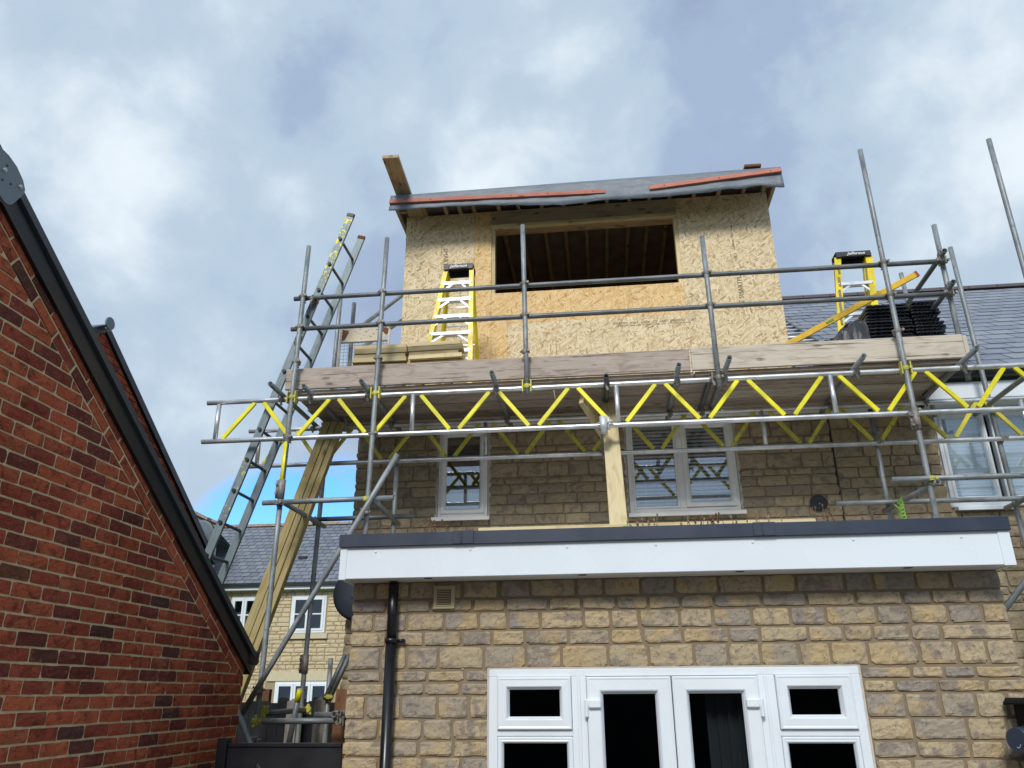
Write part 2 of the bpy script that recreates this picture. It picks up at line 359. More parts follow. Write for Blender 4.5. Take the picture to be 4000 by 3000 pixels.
# ------------------------------------------------------------------ mesh helpers
WL = {}                                                    # world locations of placed objects
def children_pos(o): return WL[o.name]
class MB:
    def __init__(s, rnd=None):
        s.v = []; s.f = []; s.g = []; s.r = []; s.rnd = random.random() if rnd is None else rnd
    def add(s, vs, fs, gs=None, rnd=None):
        k = len(s.v); off = Vector((s.rnd*17, s.rnd*9, s.rnd*5))
        s.v += [Vector(q) for q in vs]; s.f += [tuple(i+k for i in f) for f in fs]
        s.g += [Vector(q)+off for q in (gs if gs is not None else vs)]
        s.r += [s.rnd if rnd is None else rnd]*len(vs)
        return s
    def box(s, a, b):
        (x0, y0, z0), (x1, y1, z1) = a, b
        vs = [(x0, y0, z0), (x1, y0, z0), (x1, y1, z0), (x0, y1, z0), (x0, y0, z1), (x1, y0, z1), (x1, y1, z1), (x0, y1, z1)]
        ax = sorted(range(3), key=lambda i: -abs(b[i]-a[i])); gs = [tuple(v[i] for i in ax) for v in vs]
        return s.add(vs, [(0, 3, 2, 1), (4, 5, 6, 7), (0, 1, 5, 4), (1, 2, 6, 5), (2, 3, 7, 6), (3, 0, 4, 7)], gs)
    def beam(s, p0, p1, w, h, up=(0, 0, 1), n=1, bow=0.):
        p0, p1 = Vector(p0), Vector(p1); d = (p1-p0); ln = d.length; d.normalize(); up = Vector(up)
        sd = d.cross(up)
        if sd.length < 1e-4: sd = d.cross(Vector((0, 1, 0)))
        sd.normalize(); u = sd.cross(d).normalized(); vs = []; gs = []; fs = []
        for i in range(n+1):
            t = i/n; c = p0+d*ln*t + u*bow*math.sin(PI*t)
            for a, b in ((-1, -1), (1, -1), (1, 1), (-1, 1)):
                vs.append(c+sd*a*w/2+u*b*h/2); gs.append((ln*t, a*w/2, b*h/2))
            if i:
                k = 4*i
                for j in range(4): fs.append((k-4+j, k-4+(j+1) % 4, k+(j+1) % 4, k+j))
        fs += [(3, 2, 1, 0), (4*n, 4*n+1, 4*n+2, 4*n+3)]
        return s.add(vs, fs, gs)
    def tube(s, p0, p1, r=.0242, n=14, hollow=True, r2=None):
        p0, p1 = Vector(p0), Vector(p1); d = p1-p0; ln = d.length; d.normalize(); r2 = r2 or r
        q = d.orthogonal().normalized(); w = d.cross(q); vs = []; gs = []; fs = []
        seg = max(1, int(ln/.6)) if hollow else 1
        rings = [(ln*i/seg, r+(r2-r)*i/seg) for i in range(seg+1)]
        if hollow: rings = [(.05, r*.84), (0, r*.84)] + rings + [(ln, r2*.84), (ln-.05, r2*.84)]
        for t, rr in rings:
            for j in range(n):
                a = 2*PI*j/n; vs.append(p0+d*t+(q*math.cos(a)+w*math.sin(a))*rr); gs.append((t, math.cos(a)*rr, math.sin(a)*rr))
        for i in range(len(rings)-1):
            for j in range(n):
                a = i*n+j; b = i*n+(j+1) % n; fs.append((a, b, b+n, a+n))
        m = len(rings)-1; fs += [tuple(reversed(range(n))), tuple(m*n+j for j in range(n))]
        return s.add(vs, fs, gs)
    def poly(s, pts, n, t):                                # extrude a planar outline by n*t
        n = Vector(n); k = len(pts); vs = [Vector(p) for p in pts]+[Vector(p)+n*t for p in pts]
        tri = tessellate_polygon([[Vector(p) for p in pts]])
        fs = [tuple(a) for a in tri]+[tuple(q+k for q in reversed(a)) for a in tri]
        fs += [(i, (i+1) % k, (i+1) % k+k, i+k) for i in range(k)]
        return s.add(vs, fs)
    def sphere(s, c, r, n=10, sq=(1, 1, 1)):
        c = Vector(c); vs = []; fs = []; m = n//2
        for i in range(m+1):
            for j in range(n):
                a, b = PI*i/m, 2*PI*j/n
                vs.append(c+Vector((math.sin(a)*math.cos(b)*r*sq[0], math.sin(a)*math.sin(b)*r*sq[1], math.cos(a)*r*sq[2])))
        for i in range(m):
            for j in range(n): fs.append((i*n+j, i*n+(j+1) % n, (i+1)*n+(j+1) % n, (i+1)*n+j))
        return s.add(vs, fs)
    def frame(s, x0, x1, z0, z1, w, ya, yb, wb=None, wt=None):   # rectangular ring in the XZ plane, front ya back yb
        wb = wb or w; wt = wt or w
        s.box((x0, ya, z0), (x1, yb, z0+wb)); s.box((x0, ya, z1-wt), (x1, yb, z1))
        s.box((x0, ya, z0+wb), (x0+w, yb, z1-wt)); return s.box((x1-w, ya, z0+wb), (x1, yb, z1-wt))
    def ring(s, x0, x1, z0, z1, prof):                     # mitred frame: prof = [(inset, y), ...] from the outer back to the inner back
        vs = []; k = 0
        for ins, y in prof: vs += [(x0+ins, y, z0+ins), (x1-ins, y, z0+ins), (x1-ins, y, z1-ins), (x0+ins, y, z1-ins)]
        fs = []
        n = len(prof)
        for i in range(n-1):
            for j in range(4): a, b = i*4+j, i*4+(j+1) % 4; fs.append((a, b, b+4, a+4))
        for j in range(4): a, b = (n-1)*4+j, (n-1)*4+(j+1) % 4; fs.append((a, b, (j+1) % 4, j))
        return s.add(vs, fs)
    def build(s, name, mat, parent=None, smooth=False, bevel=0., loc=None):
        xs = [min(v[i] for v in s.v) for i in range(3)]; xe = [max(v[i] for v in s.v) for i in range(3)]
        c = Vector(loc) if loc is not None else (Vector(xs)+Vector(xe))/2
        me = bpy.data.meshes.new(name); me.from_pydata([v-c for v in s.v], [], s.f)
        a = me.attributes.new('grain', 'FLOAT_VECTOR', 'POINT'); a.data.foreach_set('vector', [q for g in s.g for q in g])
        b = me.attributes.new('rnd', 'FLOAT', 'POINT'); b.data.foreach_set('value', s.r)
        mats = mat if isinstance(mat, (list, tuple)) else [mat]
        for q in mats: me.materials.append(MT[q])
        if smooth: me.polygons.foreach_set('use_smooth', [len(p.vertices) < 6 for p in me.polygons])
        me.update()
        o = bpy.data.objects.new(name, me); COL.objects.link(o)
        if parent is not None: o.parent = parent; o.location = c-WL[parent.name]
        else: o.location = c
        WL[o.name] = c
        if bevel:
            bm = o.modifiers.new('bevel', 'BEVEL'); bm.width = bevel; bm.segments = 1; bm.limit_method = 'ANGLE'
        return o

def tag(o, label=None, cat=None, group=None, kind=None):
    if label: o['label'] = label
    if cat: o['category'] = cat
    if group: o['group'] = group
    if kind: o['kind'] = kind
    return o
def thing(name, loc, label, cat, group=None):
    o = bpy.data.objects.new(name, None); COL.objects.link(o); o.location = loc; o.empty_display_size = .2
    WL[o.name] = Vector(loc); return tag(o, label, cat, group)
def copy_part(src, parent, offset=(0, 0, 0)):              # same mesh again under another parent
    o = src.copy(); COL.objects.link(o); o.parent = parent
    c = WL[src.name]+Vector(offset); o.location = c-WL[parent.name]; WL[o.name] = c; return o

def proj(p):
    q = Vector(p)-CAM; z = q.dot(FWD)
    if z < .1: return None
    return 2000+FPX*q.dot(RGT)/z, 1500+FPX*q.dot(DWN)/z, z

# ---- walls laid piece by piece
class Pieces:
    def __init__(s, name, mat, parent, limit=300):
        s.l = []; s.n = name; s.m = mat; s.p = parent; s.lim = limit
    def add(s, vs, fs, rnd, size):
        c = sum((Vector(v) for v in vs), Vector())/len(vs); q = proj(c)
        sc = 0
        if q and -120 < q[0] < 4120 and -120 < q[1] < 3120: sc = size/q[2]**2
        s.l.append((sc, vs, fs, rnd))
    def finish(s):
        s.l.sort(key=lambda t: -t[0]); rest = MB(0)
        for i, (sc, vs, fs, rnd) in enumerate(s.l):
            if i < s.lim and sc > 0:
                m = MB(0); m.add(vs, fs, None, rnd); m.build(s.n, s.m, s.p)
            else: rest.add(vs, fs, None, rnd)
        if rest.v: tag(rest.build(s.n, s.m, s.p), kind='stuff')

def frame3(O, U, V): 
    O, U, V = Vector(O), Vector(U).normalized(), Vector(V).normalized(); Nn = U.cross(V)
    return lambda u, v, n: O+U*u+V*v+Nn*n
def stone_piece(F, u0, u1, v0, v1, depth, rough, nx=5, ny=3, cut=.02, bumpy=.45):
    rx = random.Random(int((u0*733+v0*911)*1000)); sd = rx.random()*50; vs = []; fs = []
    w, h = u1-u0, v1-v0; cc_ = [rx.random()**2*cut for _ in range(4)]
    gu = [0]+[.07+.86*i/(nx-2) for i in range(nx-1)]+[1] if nx > 3 else [i/nx for i in range(nx+1)]
    gv = [0]+[.13+.74*i/(ny-2) for i in range(ny-1)]+[1] if ny > 3 else [i/ny for i in range(ny+1)]
    for j in range(ny+1):
        for i in range(nx+1):
            fu, fv = gu[i], gv[j]; u = u0+w*fu; v = v0+h*fv
            edge = i in (0, nx) or j in (0, ny)
            if edge:
                k = noise.noise((u*11, v*11, sd))*.5+noise.noise((u*30, v*30, sd))*.4
                if j in (0, ny): v += k*rough*1.1
                if i in (0, nx): u += k*rough*1.1
                if (i in (0, nx)) and (j in (0, ny)):
                    q = cc_[(i > 0)*2+(j > 0)]; u += q*(1 if i == 0 else -1); v += q*.8*(1 if j == 0 else -1)
                n = depth*.66
            else:
                u += noise.noise((u*20, v*20, sd+3))*.012; n = depth*(1+.60*noise.noise((u*13, v*18, sd))+bumpy*noise.noise((u*38, v*50, sd+9)))
            vs.append(F(u, v, n))
    for j in range(ny):
        for i in range(nx):
            a = j*(nx+1)+i; fs.append((a, a+1, a+nx+2, a+nx+1))
    ring = [i for i in range(nx+1)]+[(j)*(nx+1)+nx for j in range(1, ny+1)]+[ny*(nx+1)+i for i in range(nx-1, -1, -1)]+[j*(nx+1) for j in range(ny-1, 0, -1)]
    k = len(vs)
    for q in ring:
        i, j = q % (nx+1), q//(nx+1); fu, fv = i/nx, j/ny
        p = vs[q]; vs.append(p - (F(0, 0, 1)-F(0, 0, 0))*depth*.75)
    m = len(ring)
    for a in range(m): fs.append((ring[a], k+a, k+(a+1) % m, ring[(a+1) % m]))
    return vs, fs, rx.random()
def poly_piece(F, pts, d, bev=.003, tilt=.0015):           # flat faced piece with bevelled arris, base at -0.01
    rx = random.Random(int((pts[0][0]*733+pts[0][1]*911)*1000)); k = len(pts)
    cu = sum(p[0] for p in pts)/k; cv = sum(p[1] for p in pts)/k; vs = []; fs = []
    pts = [(p[0]+rx.uniform(-1, 1)*tilt, p[1]+rx.uniform(-1, 1)*tilt) for p in pts]; d += rx.uniform(-.5, 1)*tilt
    for p in pts: vs.append(F(p[0], p[1], -.01))
    for p in pts: vs.append(F(p[0], p[1], d-bev))
    for p in pts:
        du, dv = cu-p[0], cv-p[1]; l = math.hypot(du, dv) or 1
        vs.append(F(p[0]+du/l*bev*1.6, p[1]+dv/l*bev*1.6, d+rx.uniform(-1, 1)*tilt))
    for a in range(k):
        b = (a+1) % k; fs.append((a, b, b+k, a+k)); fs.append((a+k, b+k, b+2*k, a+2*k))
    fs.append(tuple(range(2*k, 3*k)))
    return vs, fs, rx.random()
def clip(pts, a, b, c):                                    # keep a*u+b*v<=c
    out = []; k = len(pts)
    for i in range(k):
        p, q = pts[i], pts[(i+1) % k]; dp = a*p[0]+b*p[1]-c; dq = a*q[0]+b*q[1]-c
        if dp <= 0: out.append(p)
        if (dp < 0 < dq) or (dq < 0 < dp):
            t = dp/(dp-dq); out.append((p[0]+(q[0]-p[0])*t, p[1]+(q[1]-p[1])*t))
    return out
def area(p): return abs(sum(p[i][0]*p[(i+1) % len(p)][1]-p[(i+1) % len(p)][0]*p[i][1] for i in range(len(p))))/2

def slab(mb, F, u0, u1, v0, v1, n0, n1, holes=()):         # wall slab with rectangular holes, butted boxes
    us = sorted({u0, u1, *[h[0] for h in holes], *[h[1] for h in holes]}); vs_ = sorted({v0, v1, *[h[2] for h in holes], *[h[3] for h in holes]})
    us = [u for u in us if u0 <= u <= u1]; vs_ = [v for v in vs_ if v0 <= v <= v1]
    for a, b in zip(us, us[1:]):
        for c, d in zip(vs_, vs_[1:]):
            mu, mv = (a+b)/2, (c+d)/2
            if any(h[0] < mu < h[1] and h[2] < mv < h[3] for h in holes): continue
            P = [F(x, y, z) for z in (n0, n1) for x, y in ((a, c), (b, c), (b, d), (a, d))]
            mb.add(P, [(3, 2, 1, 0), (4, 5, 6, 7), (0, 1, 5, 4), (1, 2, 6, 5), (2, 3, 7, 6), (3, 0, 4, 7)])

def stone_wall(parent, F, u0, u1, courses, holes, mat, wrange, jt, depth, rough, nx=5, ny=3, cut=.02, limit=300, name='stone', seed=1, edge=0.):
    rx = random.Random(seed); P = Pieces(name, mat, parent, limit)
    for v0, v1 in courses:
        segs = [(u0, u1)]
        for h in holes:
            if h[2] < (v0+v1)/2 < h[3]:
                ns = []
                for a, b in segs:
                    if h[0] > a: ns.append((a, min(b, h[0])))
                    if h[1] < b: ns.append((max(a, h[1]), b))
                segs = [s for s in ns if s[1]-s[0] > .01]
        for a, b in segs:
            u = a; ex = rx.uniform(-edge, edge) if edge else 0
            first = True
            while u < b-.02:
                w = rx.uniform(*wrange)
                if first and a == u0: w *= rx.choice((.55, .8, 1.1))
                if b-(u+w) < wrange[0]*.6: w = b-u
                su = u + (jt/2 if not (first and a == u0) else -abs(ex)*.5)
                vs, fs, r = stone_piece(F, su, u+w-jt/2 if u+w < b-.001 else b+(abs(ex) if b == u1 else 0), v0, v1, depth, rough, nx, ny, cut)
                P.add(vs, fs, r, w*(v1-v0)); u += w; first = False
    P.finish()

def courses(z0, z1, hs, jt, seed):
    rx = random.Random(seed); out = []; z = z0
    while z < z1-.03:
        h = rx.choice(hs)
        if z+h+jt > z1: h = z1-z
        out.append((z, min(z+h, z1))); z += h+jt
    return out

# ------------------------------------------------------------------ ground
g = MB(0); g.box((-400, -400, -.5), (400, 800, -.34)); tag(g.build('ground', 'grass_ground'), kind='structure')
g = MB(0); g.box((-2.85, -7, -.5), (7, 13, -.30)); tag(g.build('patio', 'paving'), kind='structure')
g = MB(0); g.box((-9, -7.2, -.3), (9, -7.1, 1.75)); tag(g.build('added_fence', 'hood_black'), kind='structure')  # unseen fence added behind the camera to darken reflections and the eaves
g = MB(0); g.box((-16, -22, -.3), (16, -17, 4.6)); g.poly([(-16.3, -16.7, 4.6), (-16.3, -22.3, 4.6), (-16.3, -19.5, 6.6)], (1, 0, 0), 32.6); tag(g.build('added_terrace', 'mortar_old'), kind='structure')  # unseen house row added to block low sky and fill the glass

# ------------------------------------------------------------------ extension
D = 5.2
ext = thing('kitchen_extension', (.37, D, -.3), 'flat roofed stone extension with white fascia and white glazed doors', 'extension')
F = frame3((0, D, 0), (1, 0, 0), (0, 0, 1))
HO = [(-.745, 1.50, -.3, 1.79)]
mb = MB(0); slab(mb, F, -1.655, 2.41, -.3, 2.345, -.28, 0, HO); mb.build('wall', 'mortar_brown', ext)
mb = MB(0); mb.box((-1.655, D+.28, -.3), (-1.40, 8.38, 2.345)); mb.build('wall', 'mortar_brown', ext)
mb = MB(0); mb.box((2.155, D+.28, -.3), (2.41, 8.38, 2.345)); mb.build('wall', 'mortar_brown', ext)
rows = [2.336, 2.237, 2.219, 2.153, 2.136, 2.038, 2.020, 1.943, 1.926, 1.803, 1.781, 1.728, 1.707, 1.650, 1.633, 1.513, 1.497, 1.392, 1.374, 1.297, 1.281]
cs = [(rows[i+1], rows[i]) for i in range(0, 20, 2)]
z = 1.281
for h in (.06, .12, .10, .075, .06, .12, .10, .09, .06, .12, .10, .075, .06, .12, .1, .09):
    if z-h > -.3: cs.append((z-h, z)); z -= h+.017
HO2 = [(-.755, 1.51, -.3, 1.797)]
stone_wall(ext, F, -1.66, 2.41, cs, HO2, 'stone_new', (.17, .30), .021, .012, .007, 10, 6, .016, seed=4, edge=.008)
# side faces of the extension in the same stone
F2 = frame3((-1.655, 8.38, 0), (0, -1, 0), (0, 0, 1)); stone_wall(ext, F2, 0, 3.15, cs, [], 'stone_new', (.2, .3), .02, .015, .005, 4, 2, .015, 0, seed=5)
F2 = frame3((2.41, 5.21, 0), (0, 1, 0), (0, 0, 1)); stone_wall(ext, F2, 0, 3.15, cs, [], 'stone_new', (.2, .3), .02, .015, .005, 4, 2, .015, 0, seed=6)
# roof, fascia, capping
mb = MB(0); mb.box((-1.66, 5.0, 2.40), (2.39, 8.38, 2.598)); mb.build('roof', 'flat_roof', ext)
fa = MB(0); fa.box((-1.683, 4.955, 2.338), (2.36, 4.975, 2.55)); fas = fa.build('fascia', 'fascia_white', ext, bevel=.003)
for x0, x1 in ((-1.69, -1.645), (2.35, 2.418)):
    m = MB(0); m.box((x0, 4.948, 2.333), (x1, 4.972, 2.548)); m.build('corner_trim', 'fascia_white', fas, bevel=.002)
for x in (-1.455, -.835, -.217, .337, .925, 1.522, 2.144):
    m = MB(0); m.sphere((x, 4.953, 2.506), .008, 8, (1, .5, 1)); m.build('screw_cap', 'upvc_white', fas, True)
for x0, x1 in ((-1.69, -1.67), (2.40, 2.42)):
    m = MB(0); m.box((x0, 4.976, 2.338), (x1, 8.36, 2.55)); m.build('side_fascia', 'fascia_white', ext)
m = MB(0); m.box((-1.668, 4.977, 2.342), (2.398, D+.01, 2.352)); so_ = m.build('soffit', 'soffit_white', ext)
for x in (-1.119, -.129, .84, 1.831):
    m = MB(0); m.tube((x, 5.02, 2.343), (x, 5.02, 2.340), .028, 16, False); v = m.build('soffit_vent', 'black_plastic', so_)
m = MB(0); m.box((-1.697, 4.93, 2.537), (2.425, 4.953, 2.621)); m.box((-1.697, 4.953, 2.600), (2.425, 5.06, 2.621))
m.box((-1.697, 5.06, 2.56), (-1.66, 8.36, 2.615)); m.box((2.39, 5.06, 2.56), (2.425, 8.36, 2.615)); cap = m.build('capping', 'trim_dark', ext, bevel=.003)
for x0, x1 in ((-.945, -.81), (.933, 1.066)):
    m = MB(); m.box((x0, 4.922, 2.540), (x1, 4.929, 2.6235)); m.box((x0+.05, 4.9165, 2.545), (x0+.062, 4.921, 2.618)); m.build('capping_joint', 'trim_dark', cap, bevel=.002)

# doors and side lights
YF = D-.012
m = MB(0)
m.box((-.745, YF, 1.745), (1.50, YF+.07, 1.79)); m.box((-.745, YF, -.3), (-.69, YF+.07, 1.745)); m.box((1.447, YF, -.3), (1.50, YF+.07, 1.745))
for x0, x1 in ((-.228, -.136), (.901, 1.001)):
    m.box((x0, YF, -.3), (x1, YF+.07, 1.745)); m.box((x0+.035, YF-.008, -.3), (x0+.055, YF-.0005, 1.745))
for x0, x1 in ((-.69, -.228), (1.001, 1.447)): m.box((x0, YF, 1.405), (x1, YF+.07, 1.440)); m.box((x0, YF, -.3), (x1, YF+.07, -.2))
dfr = m.build('door_frame', 'upvc_white', ext, bevel=.004)
# plaster seal round the frame
m = MB(0); m.box((-.756, YF+.004, -.3), (-.7455, YF+.03, 1.80)); m.box((1.5005, YF+.004, -.3), (1.512, YF+.03, 1.80)); m.box((-.7455, YF+.004, 1.7905), (1.5005, YF+.03, 1.801))
m.build('seal', 'sealant', dfr)
def sash(x0, x1, z0, z1, fw, name='sash', mat='upvc_white', glass='glass_clear', par=None, y=YF, bead=.012):
    s = MB(0); f1 = -.022 if fw > .04 else -.004
    s.ring(x0, x1, z0, z1, [(0, y+.05), (0, y+f1+.007), (.004, y+f1+.001), (.010, y+f1), (.018, y+f1+.003), (fw*.86, y+f1+.001), (fw*.93, y+f1+.004), (fw, y+f1+.012), (fw, y+.05)]); o = s.build(name, mat, par or ext)
    b = MB(0); b.ring(x0+fw-.001, x1-fw+.001, z0+fw-.001, z1-fw+.001, [(0, y+.03), (0, y-.001), (.003, y-.003), (bead, y+.016), (bead, y+.03)]); b.build('bead', mat, o)
    p = MB(0); p.box((x0+fw, y+.022, z0+fw), (x1-fw, y+.028, z1-fw)); p.build('pane', glass, o); return o
s1 = sash(-.689, -.230, 1.443, 1.744, .062); s2 = sash(1.003, 1.445, 1.443, 1.744, .068)
s3 = sash(-.689, -.229, -.2, 1.403, .026, 'fixed_light'); s4 = sash(1.003, 1.445, -.2, 1.403, .026, 'fixed_light')
d1 = sash(-.134, .381, -.28, 1.742, .088, 'door_leaf'); d2 = sash(.387, .899, -.28, 1.742, .088, 'door_leaf')
for d, x, s in ((d1, -.125, 1), (d2, .89, -1)):
    for z in (1.585, .7):
        m = MB(0); m.box((min(x, x+s*.018)-.012, YF-.038, z-.01), (max(x, x+s*.018)+.012, YF-.019, z+.028)); m.box((min(x, x+s*.075), YF-.045, z-.022), (max(x, x+s*.075), YF-.019, z+.026))
        m.tube((x-s*.014, YF-.03, z-.075), (x-s*.014, YF-.03, z+.03), .013, 12, False); m.build('hinge', 'upvc_white', d, bevel=.006)
m = MB(0); m.tube((.33, YF-.05, .55), (.33, YF-.05, .75), .012, 10, False); m.box((.315, YF-.045, .5), (.345, YF-.019, .8)); m.build('handle', 'upvc_white', d1, bevel=.003)
# room seen through the doors
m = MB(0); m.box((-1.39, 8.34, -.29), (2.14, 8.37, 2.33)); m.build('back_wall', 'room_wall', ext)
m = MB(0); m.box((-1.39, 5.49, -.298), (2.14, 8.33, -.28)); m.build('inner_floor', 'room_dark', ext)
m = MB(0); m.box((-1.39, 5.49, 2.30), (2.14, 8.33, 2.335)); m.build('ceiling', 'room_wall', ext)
m = MB(0)
for k in range(9): m.box((.60+k*.032, 5.38+.02*(k % 2), -.25), (.632+k*.032, 5.40+.02*(k % 2), 1.75))
m.build('curtain', 'curtain_grey', ext)
m = MB(0); m.tube((1.15, 6.3, 1.75), (1.15, 6.3, 1.80), .16, 20, False, .05); m.tube((1.15, 6.3, 1.80), (1.15, 6.3, 2.30), .005, 6, False); m.build('pendant_lamp', 'upvc_aged', ext)
# wall vent
m = MB(0); m.frame(-1.112, -.973, 2.165, 2.312, .018, D-.03, D+.0); m.frame(-1.098, -.987, 2.181, 2.296, .008, D-.035, D-.029)
vt = m.build('air_vent', 'vent_tan', ext, bevel=.002)
m = MB(0); m.box((-1.093, D-.016, 2.185), (-.991, D-.0165+.014, 2.293)); m.build('vent_back', 'black_plastic', vt)
for k in range(10):
    m = MB(0); m.beam((-1.094, D-.022, 2.188+k*.0109), (-.99, D-.022, 2.188+k*.0109), .010, .0035, (0, -.6, 1)); m.build('slat', 'vent_tan', vt)
# downpipe
m = MB(0); m.tube((-1.374, 5.14, 2.335), (-1.374, 5.14, 1.96), .033, 20, False); m.tube((-1.374, 5.14, 1.96), (-1.374, 5.14, -.29), .035, 20, False)
dp = m.build('downpipe', 'black_gloss', ext, True)
m = MB(0); m.tube((-1.374, 5.14, 1.985), (-1.374, 5.14, 1.955), .041, 20, False); m.box((-1.34, 5.165, 1.962), (-1.302, 5.182, 1.978)); m.tube((-1.302, 5.186, 1.970), (-1.302, 5.160, 1.970), .012, 12, False); m.build('bracket', 'black_gloss', dp, True)
# wire mesh weep strips in the joints over the door
for x in (-.915, -.355, .135, .60, 1.03):
    m = MB(0); m.box((x-.006, D-.004, 1.79), (x+.006, D-.0005, 1.855))
    for k in range(7): m.box((x-.004, D-.007, 1.795+k*.009), (x+.004, D-.0045, 1.799+k*.009))
    m.build('weep_strip', 'vent_tan', ext)

# ------------------------------------------------------------------ main house (wall behind the scaffold)
HY = 8.4
house = thing('stone_house', (-.1, HY, -.3), 'brown stone terraced house behind the scaffold under the chipboard dormer', 'house')
F = frame3((0, HY, 0), (1, 0, 0), (0, 0, 1))
HH = [(-1.79, -1.225, 3.45, 4.50), (.32, 1.495, 3.43, 4.50)]
m = MB(0); slab(m, F, -2.745, 2.515, -.3, 4.74, -.3, 0, HH); m.build('wall', 'mortar_old', house)
m = MB(0); m.box((-2.745, 8.7, -.3), (-2.45, 14.5, 4.9)); m.build('wall', 'mortar_old', house)
cs = courses(1.0, 4.74, (.065, .10, .10, .135, .155), .013, 12)
HH2 = [(a-.005, b+.005, c-.02, d) for a, b, c, d in HH]
stone_wall(house, F, -2.75, 2.505, cs, HH2, 'stone_old', (.17, .36), .014, .018, .007, 6, 3, .014, seed=22, edge=.02)
m = MB(0); m.box((2.507, HY-.012, -.3), (2.527, HY+.0, 4.72)); m.build('joint_strip', 'joint_black', house)
m = MB(0); m.box((-2.745, 8.06, 4.49), (2.515, HY-.02, 4.51)); m.box((-2.745, 8.035, 4.485), (2.515, 8.055, 4.66)); m.build('eaves_board', 'upvc_aged', house)
def window(par, x0, x1, z0, z1, y, mat, name='window'):
    m = MB(0); m.ring(x0, x1, z0, z1, [(0, y+.05), (0, y-.018), (.005, y-.022), (.046, y-.022), (.05, y-.018), (.05, y+.05)]); return m.build(name, mat, par)
def sub_sash(par, x0, x1, z0, z1, fw, y, mat, glass):
    s = MB(0); s.ring(x0, x1, z0, z1, [(0, y+.04), (0, y-.030), (.006, y-.038), (fw*.55, y-.038), (fw*.62, y-.030), (fw*.75, y-.028), (fw*.98, y-.004), (fw, y+.04)]); s.build('sash', mat, par)
    p = MB(0); p.box((x0+fw, y+.0, z0+fw), (x1-fw, y+.006, z1-fw)); p.build('pane', glass, par)
def sill(par, x0, x1, z, mat, y=HY):
    m = MB(0); m.box((x0, y-.09, z-.03), (x1, y+.02, z)); m.box((x0, y-.095, z-.045), (x1, y-.08, z-.005)); m.build('sill', mat, par, bevel=.004)
def seal(par, x0, x1, z0, z1, y):
    m = MB(0); zz_ = z0
    for sx, x in ((-1, x0), (1, x1)):
        zz_ = z0
        while zz_ < z1:
            h = .09; w = random.uniform(.02, .038); a, b = sorted((x, x+sx*w)); m.box((a, y-.014, zz_), (b, y-.001, zz_+h)); zz_ += h
    m.build('seal', 'sealant', par)
w1 = window(house, -1.785, -1.23, 3.45, 4.48, HY, 'upvc_aged'); sub_sash(w1, -1.755, -1.265, 3.49, 4.44, .058, HY-.005, 'upvc_aged', 'glass_mirror')
sill(w1, -1.842, -1.20, 3.449, 'upvc_aged'); seal(w1, -1.79, -1.225, 3.46, 4.45, HY)
w2 = window(house, .325, 1.49, 3.432, 4.48, HY, 'upvc_aged')
p = MB(0); p.box((.37, HY, 3.485), (.86, HY+.006, 4.43)); p.build('pane', 'glass_mirror', w2)
m = MB(0); m.box((.858, HY-.022, 3.4825), (.925, HY+.05, 4.43)); m.frame(.373, .857, 3.484, 4.432, .022, HY-.03, HY-.0005); m.build('mullion', 'upvc_aged', w2, bevel=.004)
sub_sash(w2, .922, 1.462, 3.487, 4.44, .065, HY-.005, 'upvc_aged', 'glass_mirror'); sill(w2, .305, 1.53, 3.431, 'upvc_aged'); seal(w2, .32, 1.495, 3.46, 4.45, HY)
for x0, x1 in ((.38, .85), (.985, 1.40)):
    z = 3.50; first = None
    while z < 4.42:
        m = MB(.4); m.beam((x0, HY+.045, z), (x1, HY+.045, z), .022, .003, (0, 1, .8)); m.build('blind_slat', 'blind_grey', w2); z += .041
    for x in (x0+.12, x1-.12):
        m = MB(0); m.tube((x, HY+.025, 3.5), (x, HY+.025, 4.42), .0025, 6, False); m.build('blind_cord', 'blind_white', w2)
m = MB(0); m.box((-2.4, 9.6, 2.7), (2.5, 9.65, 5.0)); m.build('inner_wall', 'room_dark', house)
m = MB(0); m.box((-1.72, HY+.06, 3.50), (-1.29, HY+.075, 3.74)); m.build('inner_sill', 'blind_white', w1)
# round black flue cap
m = MB(0); m.tube((2.283, HY+.0, 3.485), (2.283, HY-.04, 3.485), .080, 28, False, .090); fc = m.build('vent_cowl', 'black_plastic', house, True)
m = MB(0); m.sphere((2.29, HY-.042, 3.48), .006, 8); m.build('cowl_screw', 'lead_white', fc, True)

# roof of the main house (either side of the dormer) and ridge
def slates(parent, x0, x1, y0, z0, y1, z1, wid, gauge, skip=None, limit=300, seed=3, thick=.007, name='slate'):
    U = Vector((1, 0, 0)); V = Vector((0, y1-y0, z1-z0)); ln = V.length; V.normalize(); F = frame3((0, y0, z0), U, V)
    P = Pieces(name, 'slate_far' if y0 > 20 else 'slate', parent, limit); rx = random.Random(seed); n = int(ln/gauge)
    for j in range(n):
        u = x0-(wid/2 if j % 2 else 0)
        while u < x1:
            gp = .0065 if y0 < 20 else .009; a, b = max(u+gp, x0), min(u+wid-gp, x1); u += wid
            if b-a < .03: continue
            if skip and skip((a+b)/2, j*gauge): continue
            v0 = j*gauge; v1 = v0+gauge*1.08; lift = thick*rx.uniform(1.5, 2.2); dv = rx.uniform(-.003, .003)
            vs = [F(a, v0+dv, lift-thick), F(b, v0+dv, lift-thick), F(b, v1, 0), F(a, v1, 0), F(a, v0+dv, lift), F(b, v0+dv, lift), F(b, v1, .0035), F(a, v1, .0035)]
            P.add(vs, [(3, 2, 1, 0), (4, 5, 6, 7), (0, 1, 5, 4), (1, 2, 6, 5), (2, 3, 7, 6), (3, 0, 4, 7)], rx.random(), (b-a)*gauge)
    P.finish()
RY0, RZ0, RY1, RZ1 = 8.02, 4.80, 12.5, 7.965
